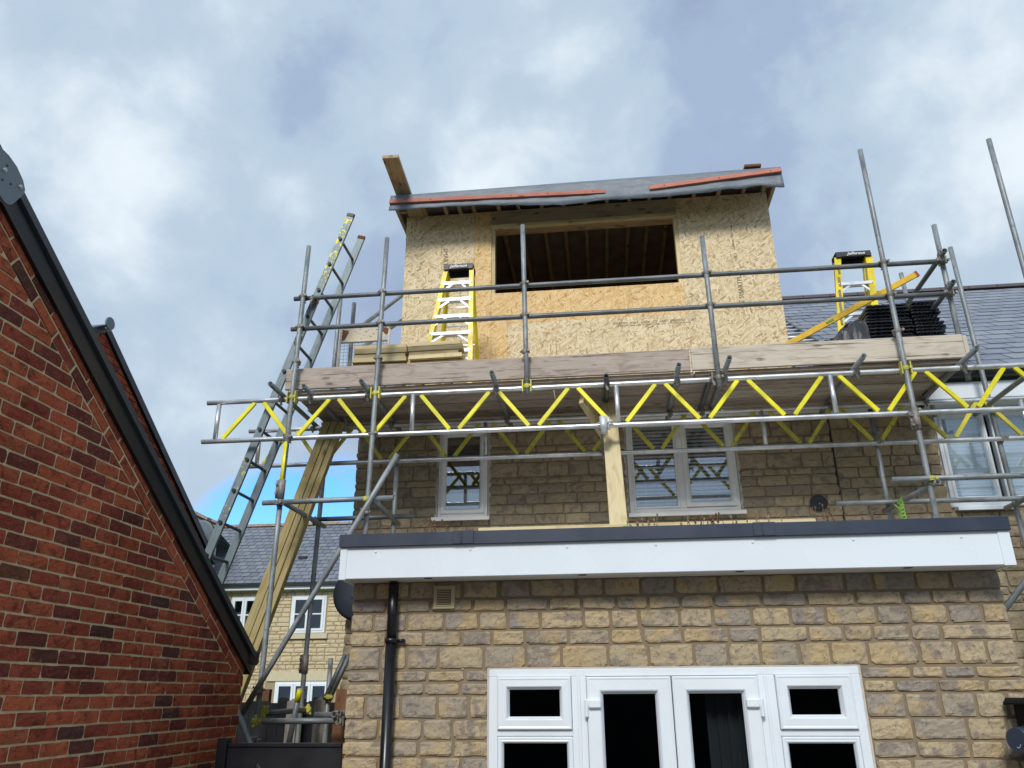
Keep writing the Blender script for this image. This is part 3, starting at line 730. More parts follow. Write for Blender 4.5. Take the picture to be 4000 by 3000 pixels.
def roof_board(parent, x0, x1):
    F = frame3((0, RY0, RZ0), (1, 0, 0), (0, RY1-RY0, RZ1-RZ0)); l = Vector((0, RY1-RY0, RZ1-RZ0)).length
    m = MB(0); slab(m, F, x0, x1, 0, l, -.10, -.004); return m.build('roof', 'roof_felt', parent)
roof_board(house, -2.86, -2.33); roof_board(house, 2.245, 2.515)
slates(house, -2.90, -2.33, RY0, RZ0, RY1, RZ1, .30, .268, limit=40, seed=5)
slates(house, 2.245, 2.515, RY0, RZ0, RY1, RZ1, .30, .268, limit=40, seed=6)
m = MB(0); m.box((-2.80, 8.0, 4.60), (-2.35, 8.02, 4.76)); m.build('fascia', 'upvc_aged', house)

# ------------------------------------------------------------------ neighbour house on the right
nb = thing('neighbour_house', (5, HY, -.3), 'pale stone house joined on the right with slate roof and blinds in its window', 'house')
F = frame3((0, HY, 0), (1, 0, 0), (0, 0, 1)); HN = [(3.60, 4.75, 3.40, 4.44)]
m = MB(0); slab(m, F, 2.53, 7.5, -.3, 4.5, -.3, 0, HN); m.build('wall', 'mortar_old', nb)
cs = courses(-.28, 4.5, (.065, .10, .10, .135, .16), .013, 31)
stone_wall(nb, F, 2.535, 7.5, cs, [(3.595, 4.755, 3.36, 4.46)], 'stone_old', (.17, .38), .014, .02, .007, 6, 3, .014, seed=41)
w = window(nb, 3.605, 4.745, 3.405, 4.435, HY-.01, 'upvc_white')
for x0, x1 in ((3.64, 4.10), (4.155, 4.70)):
    sub_sash(w, x0, x1, 3.47, 4.40, .045, HY-.012, 'upvc_white', 'glass_blue')
    z = 3.55
    while z < 4.38:
        m = MB(.4); m.beam((x0+.045, HY+.035, z), (x1-.045, HY+.035, z), .037, .002, (0, 1, .25)); m.build('blind_slat', 'blind_white', w); z += .040
sill(w, 3.63, 4.21, 3.40, 'upvc_white'); m = MB(0); m.box((3.6, HY-.016, 3.40), (4.75, HY+.03, 3.455)); m.build('bottom_rail', 'upvc_white', w); seal(w, 3.60, 4.75, 3.42, 4.4, HY)
m = MB(0); m.box((3.5, 8.75, 3.3), (4.9, 8.78, 4.6)); m.build('inner_wall', 'room_wall', nb)
m = MB(0); m.box((2.53, 8.06, 4.47), (7.5, HY-.02, 4.49)); m.box((2.53, 8.04, 4.465), (7.5, 8.06, 4.645)); m.build('fascia', 'upvc_white', nb, bevel=.003)
m = MB(0)
for k in range(7):
    a0, a1 = PI*k/7, PI*(k+1)/7
    m.add([(x, 7.985-.055*math.cos(a), 4.725-.055*math.sin(a)) for x in (2.40, 7.5) for a in (a0, a1)], [(0, 1, 3, 2)])
m.box((2.40, 7.925, 4.725), (7.5, 7.932, 4.735)); m.box((2.40, 7.93, 4.67), (2.404, 8.04, 4.735)); m.build('gutter', 'black_plastic', nb)
m = MB(0); m.tube((3.43, 7.99, 4.68), (3.43, 8.0, 4.55), .034, 14, False); m.tube((3.43, 8.0, 4.55), (3.43, 8.2, 4.45), .034, 14, False); m.build('gutter_outlet', 'black_plastic', nb, True)
roof_board(nb, 2.53, 9.5); slates(nb, 2.53, 9.5, RY0, RZ0, RY1, RZ1, .30, .268, seed=8)
for k in range(16):
    x = 2.3+k*.45; m = MB(); c = (12.5, 7.95)
    pts = [(x, 12.5-.13*math.cos(a), 7.93+.10*math.sin(a)) for a in [PI*q/8 for q in range(9)]]; m.poly(pts, (1, 0, 0), .44); m.build('ridge_tile', 'ridge_dark', nb)
m = MB(0); m.add([(2.2, 12.5, 7.965), (9.5, 12.5, 7.965), (9.5, 17, 4.8), (2.2, 17, 4.8)], [(0, 1, 2, 3)]); m.build('rear_roof', 'roof_felt', nb)

# ------------------------------------------------------------------ dormer
dm = thing('loft_dormer', (-.04, HY, 4.75), 'unfinished box dormer clad in chipboard with grey membrane over its roof edge', 'dormer')
def panel(x0, x1, z0, z1, mat, y=HY, t=.018, par=dm):
    m = MB(); m.box((x0, y-t, z0), (x1, y, z1)); return m.build('chipboard_panel', mat, par)
pL = panel(-2.305, -1.415, 4.78, 7.392, 'osb_pale'); pL2 = panel(-1.413, -1.200, 4.78, 7.392, 'osb_orange')
tag(pL2, 'narrow orange tinted chipboard strip beside the opening')
p3 = panel(-1.198, 1.118, 5.832, 6.206, 'osb_orange'); tag(p3, 'orange tinted chipboard under the opening')
panel(-1.198, -.997, 4.78, 5.830, 'osb_orange'); pB = panel(-.995, 1.94, 4.78, 5.788, 'osb_pale')
panel(-.995, 1.118, 5.79, 5.83, 'osb_orange', HY+.001)
pR = panel(1.12, 2.228, 5.79, 7.392, 'osb_pale'); panel(1.942, 2.228, 4.78, 5.788, 'osb_pale')
# studs, cheeks, lintel
m = MB(); m.box((-1.20, HY+.002, 4.9), (-1.155, HY+.10, 7.13)); m.build('stud', 'timber_pale', dm)
m = MB(); m.box((1.075, HY+.002, 4.9), (1.12, HY+.10, 7.13)); m.build('stud', 'timber_pale', dm)
m = MB(); m.box((-1.155, HY+.002, 6.16), (1.075, HY+.10, 6.205)); m.build('inner_sill', 'timber_pale', dm)
for x in (-.6, 0, .55):
    m = MB(); m.box((x, HY+.002, 4.9), (x+.045, HY+.1, 6.16)); m.build('stud', 'timber_pale', dm)
m = MB(); m.box((-1.198, HY-.022, 7.186), (1.118, HY+.022, 7.392)); m.build('header_board', 'header_pale', dm, bevel=.002); 
m = MB(); m.box((-1.198, HY-.034, 7.135), (1.118, HY+.022, 7.184)); m.build('header_lath', 'timber_pale', dm, bevel=.002)
m = MB(); m.box((-1.198, HY+.024, 7.130), (1.118, HY+.15, 7.392)); m.build('lintel', 'timber_brown', dm, bevel=.002)
for s, x in ((-1, -2.303), (1, 2.226)):
    m = MB(); a, b = sorted((x, x-s*.018)); m.box((a, HY+.001, 4.8), (b, 11.6, 7.39)); m.build('cheek_panel', 'osb_pale', dm)
    for k in range(6):
        m = MB(); a2, b2 = sorted((x-s*.02, x-s*.115)); m.box((a2, 8.7+k*.5, 4.9), (b2, 8.745+k*.5, 7.39)); m.build('cheek_stud', 'timber_brown', dm)
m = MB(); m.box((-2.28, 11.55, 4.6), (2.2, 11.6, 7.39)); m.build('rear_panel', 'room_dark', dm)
m = MB(); m.box((-2.28, HY+.15, 4.6), (2.2, 11.55, 4.7)); m.build('loft_floor', 'osb_orange', dm)
xs = [-2.30, -2.24, -2.05, -1.78, -1.60, -1.42, -1.10, -.85, -.55, -.28, .0, .27, .55, .80, 1.05, 1.35, 1.65, 1.95, 2.19]
for x in xs[1:]:
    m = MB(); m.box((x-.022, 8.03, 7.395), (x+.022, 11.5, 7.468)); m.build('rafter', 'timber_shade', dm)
for i, x in enumerate((-2.39, 2.30)):
    m = MB(); m.box((x-.02, 8.03, 7.375), (x+.02, 11.6, 7.468)); m.build('barge_rafter', 'timber_brown', dm)
    for k in range(7):
        a, b = sorted((x+(.021 if i == 0 else -.021), -2.263 if i == 0 else 2.213)); m = MB(); m.box((a, 8.25+k*.45, 7.396), (b, 8.29+k*.45, 7.46)); m.build('nogging', 'timber_brown', dm)
m = MB(); m.box((-2.27, 8.035, 7.38), (-2.075, 8.37, 7.3945)); m.build('corner_block', 'timber_brown', dm)
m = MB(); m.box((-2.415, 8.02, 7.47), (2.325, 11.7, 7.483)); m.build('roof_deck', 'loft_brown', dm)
m = MB(); m.box((-2.41, 8.004, 7.36), (2.32, 8.028, 7.469)); m.build('fascia_board', 'timber_brown', dm)
# membrane: hangs over the front edge in a wavy flap
m = MB(0); nx = 120; vs = []; fs = []
def flapz(x):
    pts = [(-2.43, 7.265), (-2.2, 7.275), (-1.53, 7.268), (-.9, 7.226), (-.45, 7.19), (-.27, 7.175), (.0, 7.185), (.35, 7.196), (.8, 7.19), (1.27, 7.201), (1.7, 7.222), (2.05, 7.235), (2.2, 7.215), (2.34, 7.20)]
    for (a, za), (b, zb) in zip(pts, pts[1:]):
        if a <= x <= b:
            t = (x-a)/(b-a); t = t*t*(3-2*t); return za+(zb-za)*t
    return 7.2
for i in range(nx+1):
    x = -2.425+4.76*i/nx; wv = noise.noise((x*2.2, 0, 3)); w2_ = noise.noise((x*5, 7, 3)); zb = flapz(min(x, 2.33))+w2_*.006
    ztop = 7.487+noise.noise((x*1.3, 4, 0))*.008
    for k, (y, z) in enumerate(((8.10, ztop+.002), (8.02, ztop), (7.995, ztop-.02), (7.990-.004*abs(w2_), 7.42), (7.988, 7.385), (7.984-.012*abs(wv), 7.32), (7.972-.035*abs(wv), (7.27+zb)/2), (7.968-.05*abs(wv)-.01*w2_, zb-.045))):
        vs.append((x, y, z))
    if i:
        for k in range(7): a = i*8+k; fs.append((a-8, a, a+1, a-7))
m.add(vs, fs); vs = []; fs = []
for i in range(13):
    x = -2.425+4.76*i/12
    for y, z in ((8.10, 7.4895), (9.5, 7.50), (11.9, 7.52)): vs.append((x, y, z))
    if i:
        for k in range(2): a = i*3+k; fs.append((a-3, a, a+1, a-2))
m.add(vs, fs); me = m.build('membrane', 'membrane', dm, True)
sm = me.modifiers.new('thick', 'SOLIDIFY'); sm.thickness = .002
b1 = MB(); b1.beam((-2.425, 7.965, 7.357), (.245, 7.965, 7.276), .04, .052, (0, 0, 1)); b1 = b1.build('red_batten', 'batten_red', dm, bevel=.002)
b2 = MB(); b2.beam((.772, 7.965, 7.278), (2.33, 7.965, 7.400), .04, .052, (0, 0, 1)); b2 = b2.build('red_batten', 'batten_red', dm, bevel=.002)
tag(b1, 'red timber batten along the left half of the membrane'); tag(b2, 'red timber batten rising to the right corner')
for bt, pts in ((b1, [(-1.9, 7.342), (-.9, 7.311), (-.45, 7.297), (.1, 7.281)]), (b2, [(.95, 7.292), (1.6, 7.343), (2.2, 7.39)])):
    for x, z in pts:
        m = MB(0); m.tube((x, 7.946, z), (x, 7.941, z), .007, 8, False); m.build('nail', 'rust', bt)

# prints on the chipboard
def text(body, size, loc, rot, mat, parent, name='print', bold=False, shear=0., align='CENTER', ext_=.0004, sx=1.):
    cu = bpy.data.curves.new(name, 'FONT'); cu.body = body; cu.size = size; cu.extrude = ext_; cu.shear = shear
    cu.align_x = align; cu.align_y = 'CENTER'; cu.resolution_u = 2
    if bold: cu.offset = size*.018
    t = bpy.data.objects.new(name, cu); COL.objects.link(t); dg = bpy.context.evaluated_depsgraph_get()
    me = bpy.data.meshes.new_from_object(t.evaluated_get(dg)); bpy.data.objects.remove(t)
    me.name = name; me.materials.clear(); me.materials.append(MT[mat])
    o = bpy.data.objects.new(name, me); COL.objects.link(o); o.rotation_euler = rot; o.scale = (sx, 1, 1)
    if parent is not None: o.parent = parent; o.location = Vector(loc)-WL[parent.name]
    WL[o.name] = Vector(loc); return o
YT = HY-.0195
text('SMARTPLY', .085, (-1.782, YT, 6.70), (PI/2, PI/2, 0), 'ink', pL, sx=.95)
text('OSB', .05, (-1.780, YT, 6.40), (PI/2, PI/2, 0), 'ink', pL)
text('SMARTPLY', .075, (1.775, YT, 6.12), (PI/2, -PI/2, 0), 'ink', pR)
text('OSB 3', .045, (1.765, YT, 6.50), (PI/2, -PI/2, 0), 'ink', pR)
text('UK\nCA', .055, (1.775, YT, 5.865), (PI/2, 0, 0), 'ink', pR, bold=True)
text('18mm  T&G', .038, (1.755, YT, 6.75), (PI/2, -PI/2, 0), 'ink', pR)
m = MB(0); m.poly([(1.742, YT, 6.93), (1.772, YT, 6.93), (1.757, YT, 6.957)], (0, -1, 0), .0004); m.box((1.7545, YT-.0004, 6.885), (1.7595, YT, 6.93)); m.build('print_arrow', 'ink', pR)
text('SMARTPLY  OSB 3   UKCA   CE   18mm  SMARTPLY  OSB 3', .042, (.74, YT, 5.705), (PI/2, 0, 0), 'ink', pB, sx=.92)
text('STRUCTURAL USE   STRUCTURAL USE   STRUCTURAL USE', .026, (.74, YT, 5.672), (PI/2, 0, 0), 'ink', pB, sx=1.25)

# ------------------------------------------------------------------ loose timbers on the dormer roof
m = MB(); m.beam((-2.27, 7.37, 7.575), (-2.32, 9.3, 7.56), .195, .045); o = m.build('timber_plank', 'timber_brown', None, bevel=.003)
tag(o, 'wide plank sticking out over the left corner of the dormer roof', 'plank')
text('C24', .034, (-2.27, 7.3685, 7.575), (PI/2, 0, 0), 'ink', o)
m = MB(); m.beam((2.02, 7.99, 7.522), (2.0, 9.3, 7.55), .195, .035); o = m.build('timber_plank', 'board_rust', None, bevel=.003)
tag(o, 'short brown plank end showing at the right of the dormer roof', 'plank')

# ------------------------------------------------------------------ scaffold
sc = thing('scaffold', (0, 7.3, -.3), 'steel tube scaffold with timber deck and yellow braced beams across the house', 'scaffold')
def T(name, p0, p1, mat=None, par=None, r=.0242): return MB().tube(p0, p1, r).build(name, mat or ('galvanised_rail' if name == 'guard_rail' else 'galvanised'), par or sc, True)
def coupler(c, a1, a2, gap=.048, mat='coupler_steel', off=None, par=None):
    c, a1, a2 = Vector(c), Vector(a1).normalized(), Vector(a2).normalized(); n = a1.cross(a2)
    if n.length < .1: n = Vector((0, 1, 0))
    n.normalize(); n = n if n.y < 0 else -n
    if off is not None: n = Vector(off).normalized()
    m = MB(); pa = c+n*gap/2; pb = c-n*gap/2
    for p, a, b in ((pa, a1, a2), (pb, a2, a1)):
        m.tube(p-a*.020, p+a*.020, .0295, 12, False); m.tube(p-a*.008, p+a*.008, .0325, 12, False)
        s = a.cross(n).normalized()
        m.tube(p+s*.036-n*.035, p+s*.036+n*.035, .0075, 6, False); m.tube(p+s*.036+n*.020, p+s*.036+n*.036, .014, 6, False)
        m.beam(p-s*.040-n*.010, p-s*.028+n*.012, .024, .014, a)
    return m.build('coupler', mat, par or sc)
X_, Y_, Z_ = (1, 0, 0), (0, 1, 0), (0, 0, 1)
FY = 6.852; CH = 6.90; RY = 7.79
# standards
std = [T('standard', (-2.955, FY, 3.46), (-2.937, FY, 6.075)), T('standard', (-2.96, FY, -.3), (-2.955, FY, 3.46)), T('standard', (-2.125, FY, 2.60), (-2.088, FY, 6.11)),
       T('standard', (-.632, FY, 4.28), (-.655, FY, 6.15)), T('standard', (1.150, FY, 4.26), (1.142, FY, 5.875)), T('standard', (2.803, FY, 2.60), (2.805, FY, 6.77)),
       T('standard', (3.998, FY, -.3), (4.045, FY, 6.78)), T('standard', (3.372, 6.965, 4.26), (3.392, 6.965, 5.90)), T('standard', (3.965, 7.84, -.3), (3.930, 7.84, 6.14)),
       T('standard', (-2.975, 7.84, -.3), (-2.905, 7.84, 6.13)), T('standard', (-2.71, 7.77, 4.3), (-2.712, 7.77, 5.86)), T('standard', (-2.135, 7.84, 2.60), (-2.128, 7.84, 3.93)),
       T('standard', (2.785, 7.84, 2.60), (2.785, 7.84, 4.32)), T('standard', (3.505, 8.1, 4.3), (3.477, 8.1, 6.0)), T('standard', (-2.765, 8.05, -.3), (-2.765, 8.05, 1.99))]
m = MB(); m.tube((-2.9572, FY, 3.47), (-2.9535, FY, 3.90), .0252, 14, False); m.build('paint_band', 'paint_yellow', std[0], True)
for c, z in (((-2.956, FY), 3.44), ((2.804, FY), 3.86), ((-2.951, 7.84), 1.93)):
    m = MB(); m.tube((c[0], c[1], z-.09), (c[0], c[1], z+.09), .033, 14, False); m.box((c[0]-.052, c[1]-.012, z-.085), (c[0]-.028, c[1]+.012, z+.085))
    for q in (-.045, .045): m.tube((c[0]-.042, c[1]-.036, z+q), (c[0]-.042, c[1]+.036, z+q), .011, 8, False)
    m.build('sleeve_coupler', 'coupler_steel', sc, True)
# guard rails
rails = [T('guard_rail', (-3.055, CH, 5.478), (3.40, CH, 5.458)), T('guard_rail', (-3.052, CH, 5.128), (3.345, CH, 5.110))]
T('guard_rail', (3.345, 6.78, 5.505), (3.40, 8.2, 5.52)); T('guard_rail', (3.34, 6.75, 5.155), (3.42, 8.2, 5.17))
T('raking_tube', (-2.60, 7.72, 5.52), (-2.50, 9.6, 7.05)); T('raking_tube', (-2.58, 7.62, 5.18), (-2.50, 9.2, 6.35))
for x, zs in ((-2.945, (5.478, 5.128, 4.745)), (-2.105, (5.475, 5.125, 4.735)), (-.645, (5.47, 5.12, 4.722)), (1.147, (5.465, 5.115)), (2.805, (5.46, 5.112, 4.735))):
    for z in zs: coupler((x, (FY+CH)/2, z), Z_, X_)
for z in (5.462, 5.116): coupler((3.372, 6.93, z), Z_, X_); coupler((3.345, 6.88, z+.03), X_, Y_, off=(0, 0, 1))
# lattice beams
def lattice(y, x0, x1, ups, z0, z1, starts, mat_b, label, counts):
    c = thing_part = MB(0); c.tube((x0, y, z0), (x1, y, z0-.012), .0242); c.tube((x0, y, z1), (x1, y, z1-.005), .0242)
    lb = c.build('lattice_beam', 'aluminium', sc, True); tag(lb, label)
    for u in ups: m = MB(); m.tube((u, y, z0+.02), (u-.004, y, z1-.02), .0225, 14, False); m.build('upright', 'aluminium', lb, True)
    for i, (a, b) in enumerate(zip(ups, ups[1:])):
        n = counts[i]; st = (b-a-.06)/n; up = starts[i]
        for k in range(n):
            xa = a+.03+st*k+.045*st/.38; xb = a+.03+st*(k+1)-.045*st/.38
            p, q = ((xa, y, z0+.022), (xb, y, z1-.022)) if up else ((xa, y, z1-.022), (xb, y, z0+.022))
            m = MB(); m.beam(p, q, .026, .040, (0, 0, 1)); m.build('brace', mat_b, lb, bevel=.004); up = not up
    return lb
lattice(CH, -3.84, 6.3, [-3.71, -1.743, .21, 2.156, 4.11, 6.07], 3.956, 4.360, [True, False, True, False, True], 'paint_yellow', 'front aluminium beam with bright yellow diagonal braces', [5]*5)
lattice(RY, -3.80, 6.3, [-3.671, -1.163, 1.701, 4.21], 3.950, 4.352, [True, False, False], 'paint_yellow_shaded', 'rear aluminium beam with yellow braces coloured duller for shade', [7, 8, 7])
for x, m_ in ((-2.948, 'coupler_yellow'), (-2.107, 'coupler_yellow'), (-.633, 'coupler_yellow'), (1.150, 'coupler_steel'), (2.804, 'coupler_yellow'), (4.02, 'coupler_steel')):
    c = coupler((x, (FY+CH)/2, 4.360), Z_, X_, mat=m_)
    if x not in (-.633, 1.150): coupler((x, (FY+CH)/2, 3.955), Z_, X_)
    if m_ == 'coupler_yellow':
        for q in (-.045, .034): m = MB(); m.box((x+q, FY-.03, 4.30), (x+q+.011, FY+.02, 4.42)); m.build('coupler_flap', 'coupler_yellow', c)
coupler((3.375, 6.935, 4.355), Z_, X_)
for x in (-2.97, -2.13, 2.785, 3.95): coupler((x, 7.815, 3.95), Z_, X_)
# bracket with a bright sleeve hanging on the lower chord
m = MB(); m.tube((.072, 6.84, 3.86), (.068, 6.84, 4.02), .034, 16, False); m.tube((.118, 6.87, 3.90), (.118, 6.87, 4.02), .013, 10, False); m.tube((.02, 6.85, 3.96), (.16, 6.85, 3.975), .010, 8, False); m.sphere((.128, 6.85, 3.95), .012, 8)
m.build('swivel_bracket', 'aluminium_bright', sc, True)
T('standard', (.075, 7.72, 3.93), (.06, 7.0, 4.02), 'galvanised'); coupler((.07, 7.77, 3.93), Y_, X_)
# transoms
TR = [(-3.066, 6.585), (-2.772, 6.677), (-2.19, 6.633), (-.934, 6.578), (.118, 6.80), (.773, 6.616), (1.207, 6.509), (1.10, 6.93), (2.385, 6.621), (3.311, 6.568)]
for x, y in TR:
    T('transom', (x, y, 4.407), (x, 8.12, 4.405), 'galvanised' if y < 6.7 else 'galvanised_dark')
    m = MB(); m.tube((x-.03, CH-.005, 4.36), (x+.03, CH-.005, 4.36), .029, 12, False); m.tube((x, CH-.025, 4.42), (x, CH-.025, 4.31), .011, 8, False); m.beam((x, CH-.03, 4.33), (x+.01, CH-.03, 4.29), .012, .02); m.build('transom_clip', 'coupler_steel', sc)
    m = MB(); m.tube((x-.028, RY, 4.354), (x+.028, RY, 4.354), .029, 12, False); m.tube((x, RY-.02, 4.40), (x, RY-.02, 4.30), .011, 8, False); m.build('transom_clip', 'coupler_steel', sc)
# deck boards (two lengths butted) and toe boards
rx = random.Random(5)
for k in range(5):
    y0 = 6.965+k*.236; xj = (.95, -.4, 1.3, .2, .9)[k]; dz = rx.uniform(-.001, .003)
    for x0, x1 in ((-3.03+rx.uniform(-.03, .06), xj-.005), (xj+.005, 3.34+rx.uniform(-.05, .03))):
        m = MB(); m.beam((x0, y0+.113, 4.453+dz), (x1, y0+.113, 4.453+dz), .214, .038, (0, 0, 1)); m.build('deck_board', ('board_deck', 'board_pink', 'board_deck', 'board_dark', 'board_grey')[(k+(x0 > 0)*2) % 5], sc, bevel=.003)
m = MB(); m.beam((-3.065, 6.944, 4.585), (.915, 6.944, 4.583), .034, .222, (0, 0, 1), 6); o = m.build('toe_board', 'board_pink', sc, bevel=.003); tag(o, 'pinkish weathered board along the left of the deck edge')
m = MB(); m.beam((.93, 6.944, 4.589), (3.385, 6.944, 4.587), .034, .230, (0, 0, 1), 6); o = m.build('toe_board', 'board_grey', sc, bevel=.003); tag(o, 'pale grey board along the right of the deck edge')
m = MB(); m.beam((3.41, 6.985, 4.60), (3.45, 8.15, 4.60), .034, .222, (0, 0, 1), 2); o = m.build('toe_board', 'board_rust', sc, bevel=.003)
m = MB(); m.box((3.40, 6.955, 4.50), (3.435, 6.966, 4.70)); m.build('tape_measure_strip', 'cream_paint', o)
# lower lift
T('ledger', (-3.10, 6.80, 3.302), (-1.86, 6.80, 3.312)); T('ledger', (-2.97, 7.75, 3.339), (-1.87, 7.75, 3.346), 'galvanised_dark')
T('transom', (-2.90, 6.78, 3.30), (-2.90, 7.92, 3.30)); T('transom', (-2.05, 6.78, 3.30), (-2.10, 7.92, 3.30))
T('ledger', (2.48, 6.80, 3.325), (5.6, 6.80, 3.322), 'galvanised'); T('ledger', (2.27, 7.75, 3.341), (5.6, 7.75, 3.333))
T('transom', (2.84, 6.76, 3.285), (2.76, 7.9, 3.285)); T('transom', (3.90, 6.76, 4.30), (3.90, 8.1, 4.30)); T('transom', (3.93, 7.0, 3.30), (3.93, 8.0, 3.30))
for p, mt_ in (((-2.957, 6.826, 3.302), 'coupler_steel'), ((-2.12, 6.826, 3.31), 'coupler_yellow'), ((2.804, 6.826, 3.325), 'coupler_yellow'), ((-2.97, 7.79, 3.34), 'coupler_steel'), ((-2.13, 7.79, 3.345), 'coupler_yellow'), ((2.785, 7.79, 3.335), 'coupler_steel'), ((3.96, 7.79, 3.335), 'coupler_yellow')):
    coupler(p, Z_, X_, mat=mt_)
T('diagonal_brace', (-1.833, 6.755, 3.708), (-3.053, 6.755, 1.50)); coupler((-2.115, 6.79, 3.19), (1.22, 0, 2.2), Z_); coupler((-2.945, 6.79, 1.69), (1.22, 0, 2.2), Z_, mat='coupler_steel')
T('brace', (-3.075, 6.70, 1.53), (-2.70, 6.62, .95)); coupler((-2.93, 6.76, 1.305), (-1, 0, 1.2), Z_)
T('ledger', (-2.885, 6.80, 1.445), (-2.19, 6.80, 1.447)); T('ledger', (-2.72, 7.6, 1.475), (-2.20, 7.6, 1.475)); T('transom', (-2.925, 6.92, 1.502), (-2.905, 7.86, 1.515), 'galvanised_dark')
coupler((-2.95, 6.826, 1.445), X_, Z_, mat='coupler_yellow'); coupler((-2.90, 7.82, 1.52), Y_, Z_, mat='coupler_yellow', off=(1, 0, 0)); coupler((-2.93, 6.90, 1.51), Y_, X_, mat='coupler_yellow', off=(0, 0, 1))
T('brace', (-2.735, 7.2, 1.70), (-2.86, 7.3, 1.05)); m = MB(); m.tube((-2.736, 7.199, 1.695), (-2.756, 7.216, 1.59), .0250, 14, False); m.build('paint_band', 'paint_yellow', sc, True)
T('transom', (-2.25, 6.72, 1.50), (-2.24, 7.7, 1.50)); coupler((-2.22, 6.78, 1.47), X_, Y_, off=(0, 0, 1))
coupler((-2.73, 8.0, 1.63), Z_, X_, mat='coupler_yellow')
for dx in (0, .045): T('brace', (-2.60+dx, 8.0, 2.02), (-2.78+dx, 8.0, 1.60), 'galvanised_dark')
# right hand tube in front of the neighbour wall
T('diagonal_brace', (3.02, 6.6, 2.19), (3.75, 6.6, 2.95)); T('ledger', (3.08, 6.8, 1.47), (5.5, 6.8, 1.47))

# ------------------------------------------------------------------ access ladder
la = thing('access_ladder', (-4.4, 7.2, -.3), 'tall grey steel ladder with worn yellow paint leaning on the left end of the scaffold', 'ladder')
p0, p1 = Vector((-4.645, 7.0, -.3)), Vector((-2.555, 7.0, 6.54))
dirL = (p1-p0).normalized(); nrm = Vector((dirL.z, 0, -dirL.x))
for y, e in ((7.0, 0), (7.42, -.02)):
    a = Vector((p0.x, y, p0.z)); b = p1+dirL*e; b = Vector((b.x, y, b.z)); m = MB()
    m.beam(a, b, .016, .078, nrm, 4); m.beam(a+nrm*.033+Vector((0, .012, 0)), b+nrm*.033+Vector((0, .012, 0)), .028, .007, nrm); m.beam(a-nrm*.033+Vector((0, .012, 0)), b-nrm*.033+Vector((0, .012, 0)), .028, .007, nrm)
    m.build('stile', 'ladder_steel' if y < 7.1 else 'ladder_steel_rear', la)
    m = MB(); m.beam(b-dirL*.03, b+dirL*.006, .03, .082, nrm); m.build('end_cap', 'black_plastic' if y < 7.1 else 'rust', la)
z = 6.229
while z > -.2:
    x = p0.x+(z-p0.z)*dirL.x/dirL.z; m = MB(); m.tube((x, 6.99, z), (x, 7.43, z), .0155, 10, False); r_ = m.build('rung', 'galvanised_dark', la, True)
    m = MB(); m.tube((x, 6.992, z), (x, 6.972, z), .019, 10, False); m.build('bolt', 'black_plastic', r_, True); z -= .3055
coupler((-2.86, 6.93, 5.47), X_, (dirL.x, 0, dirL.z), mat='coupler_steel')

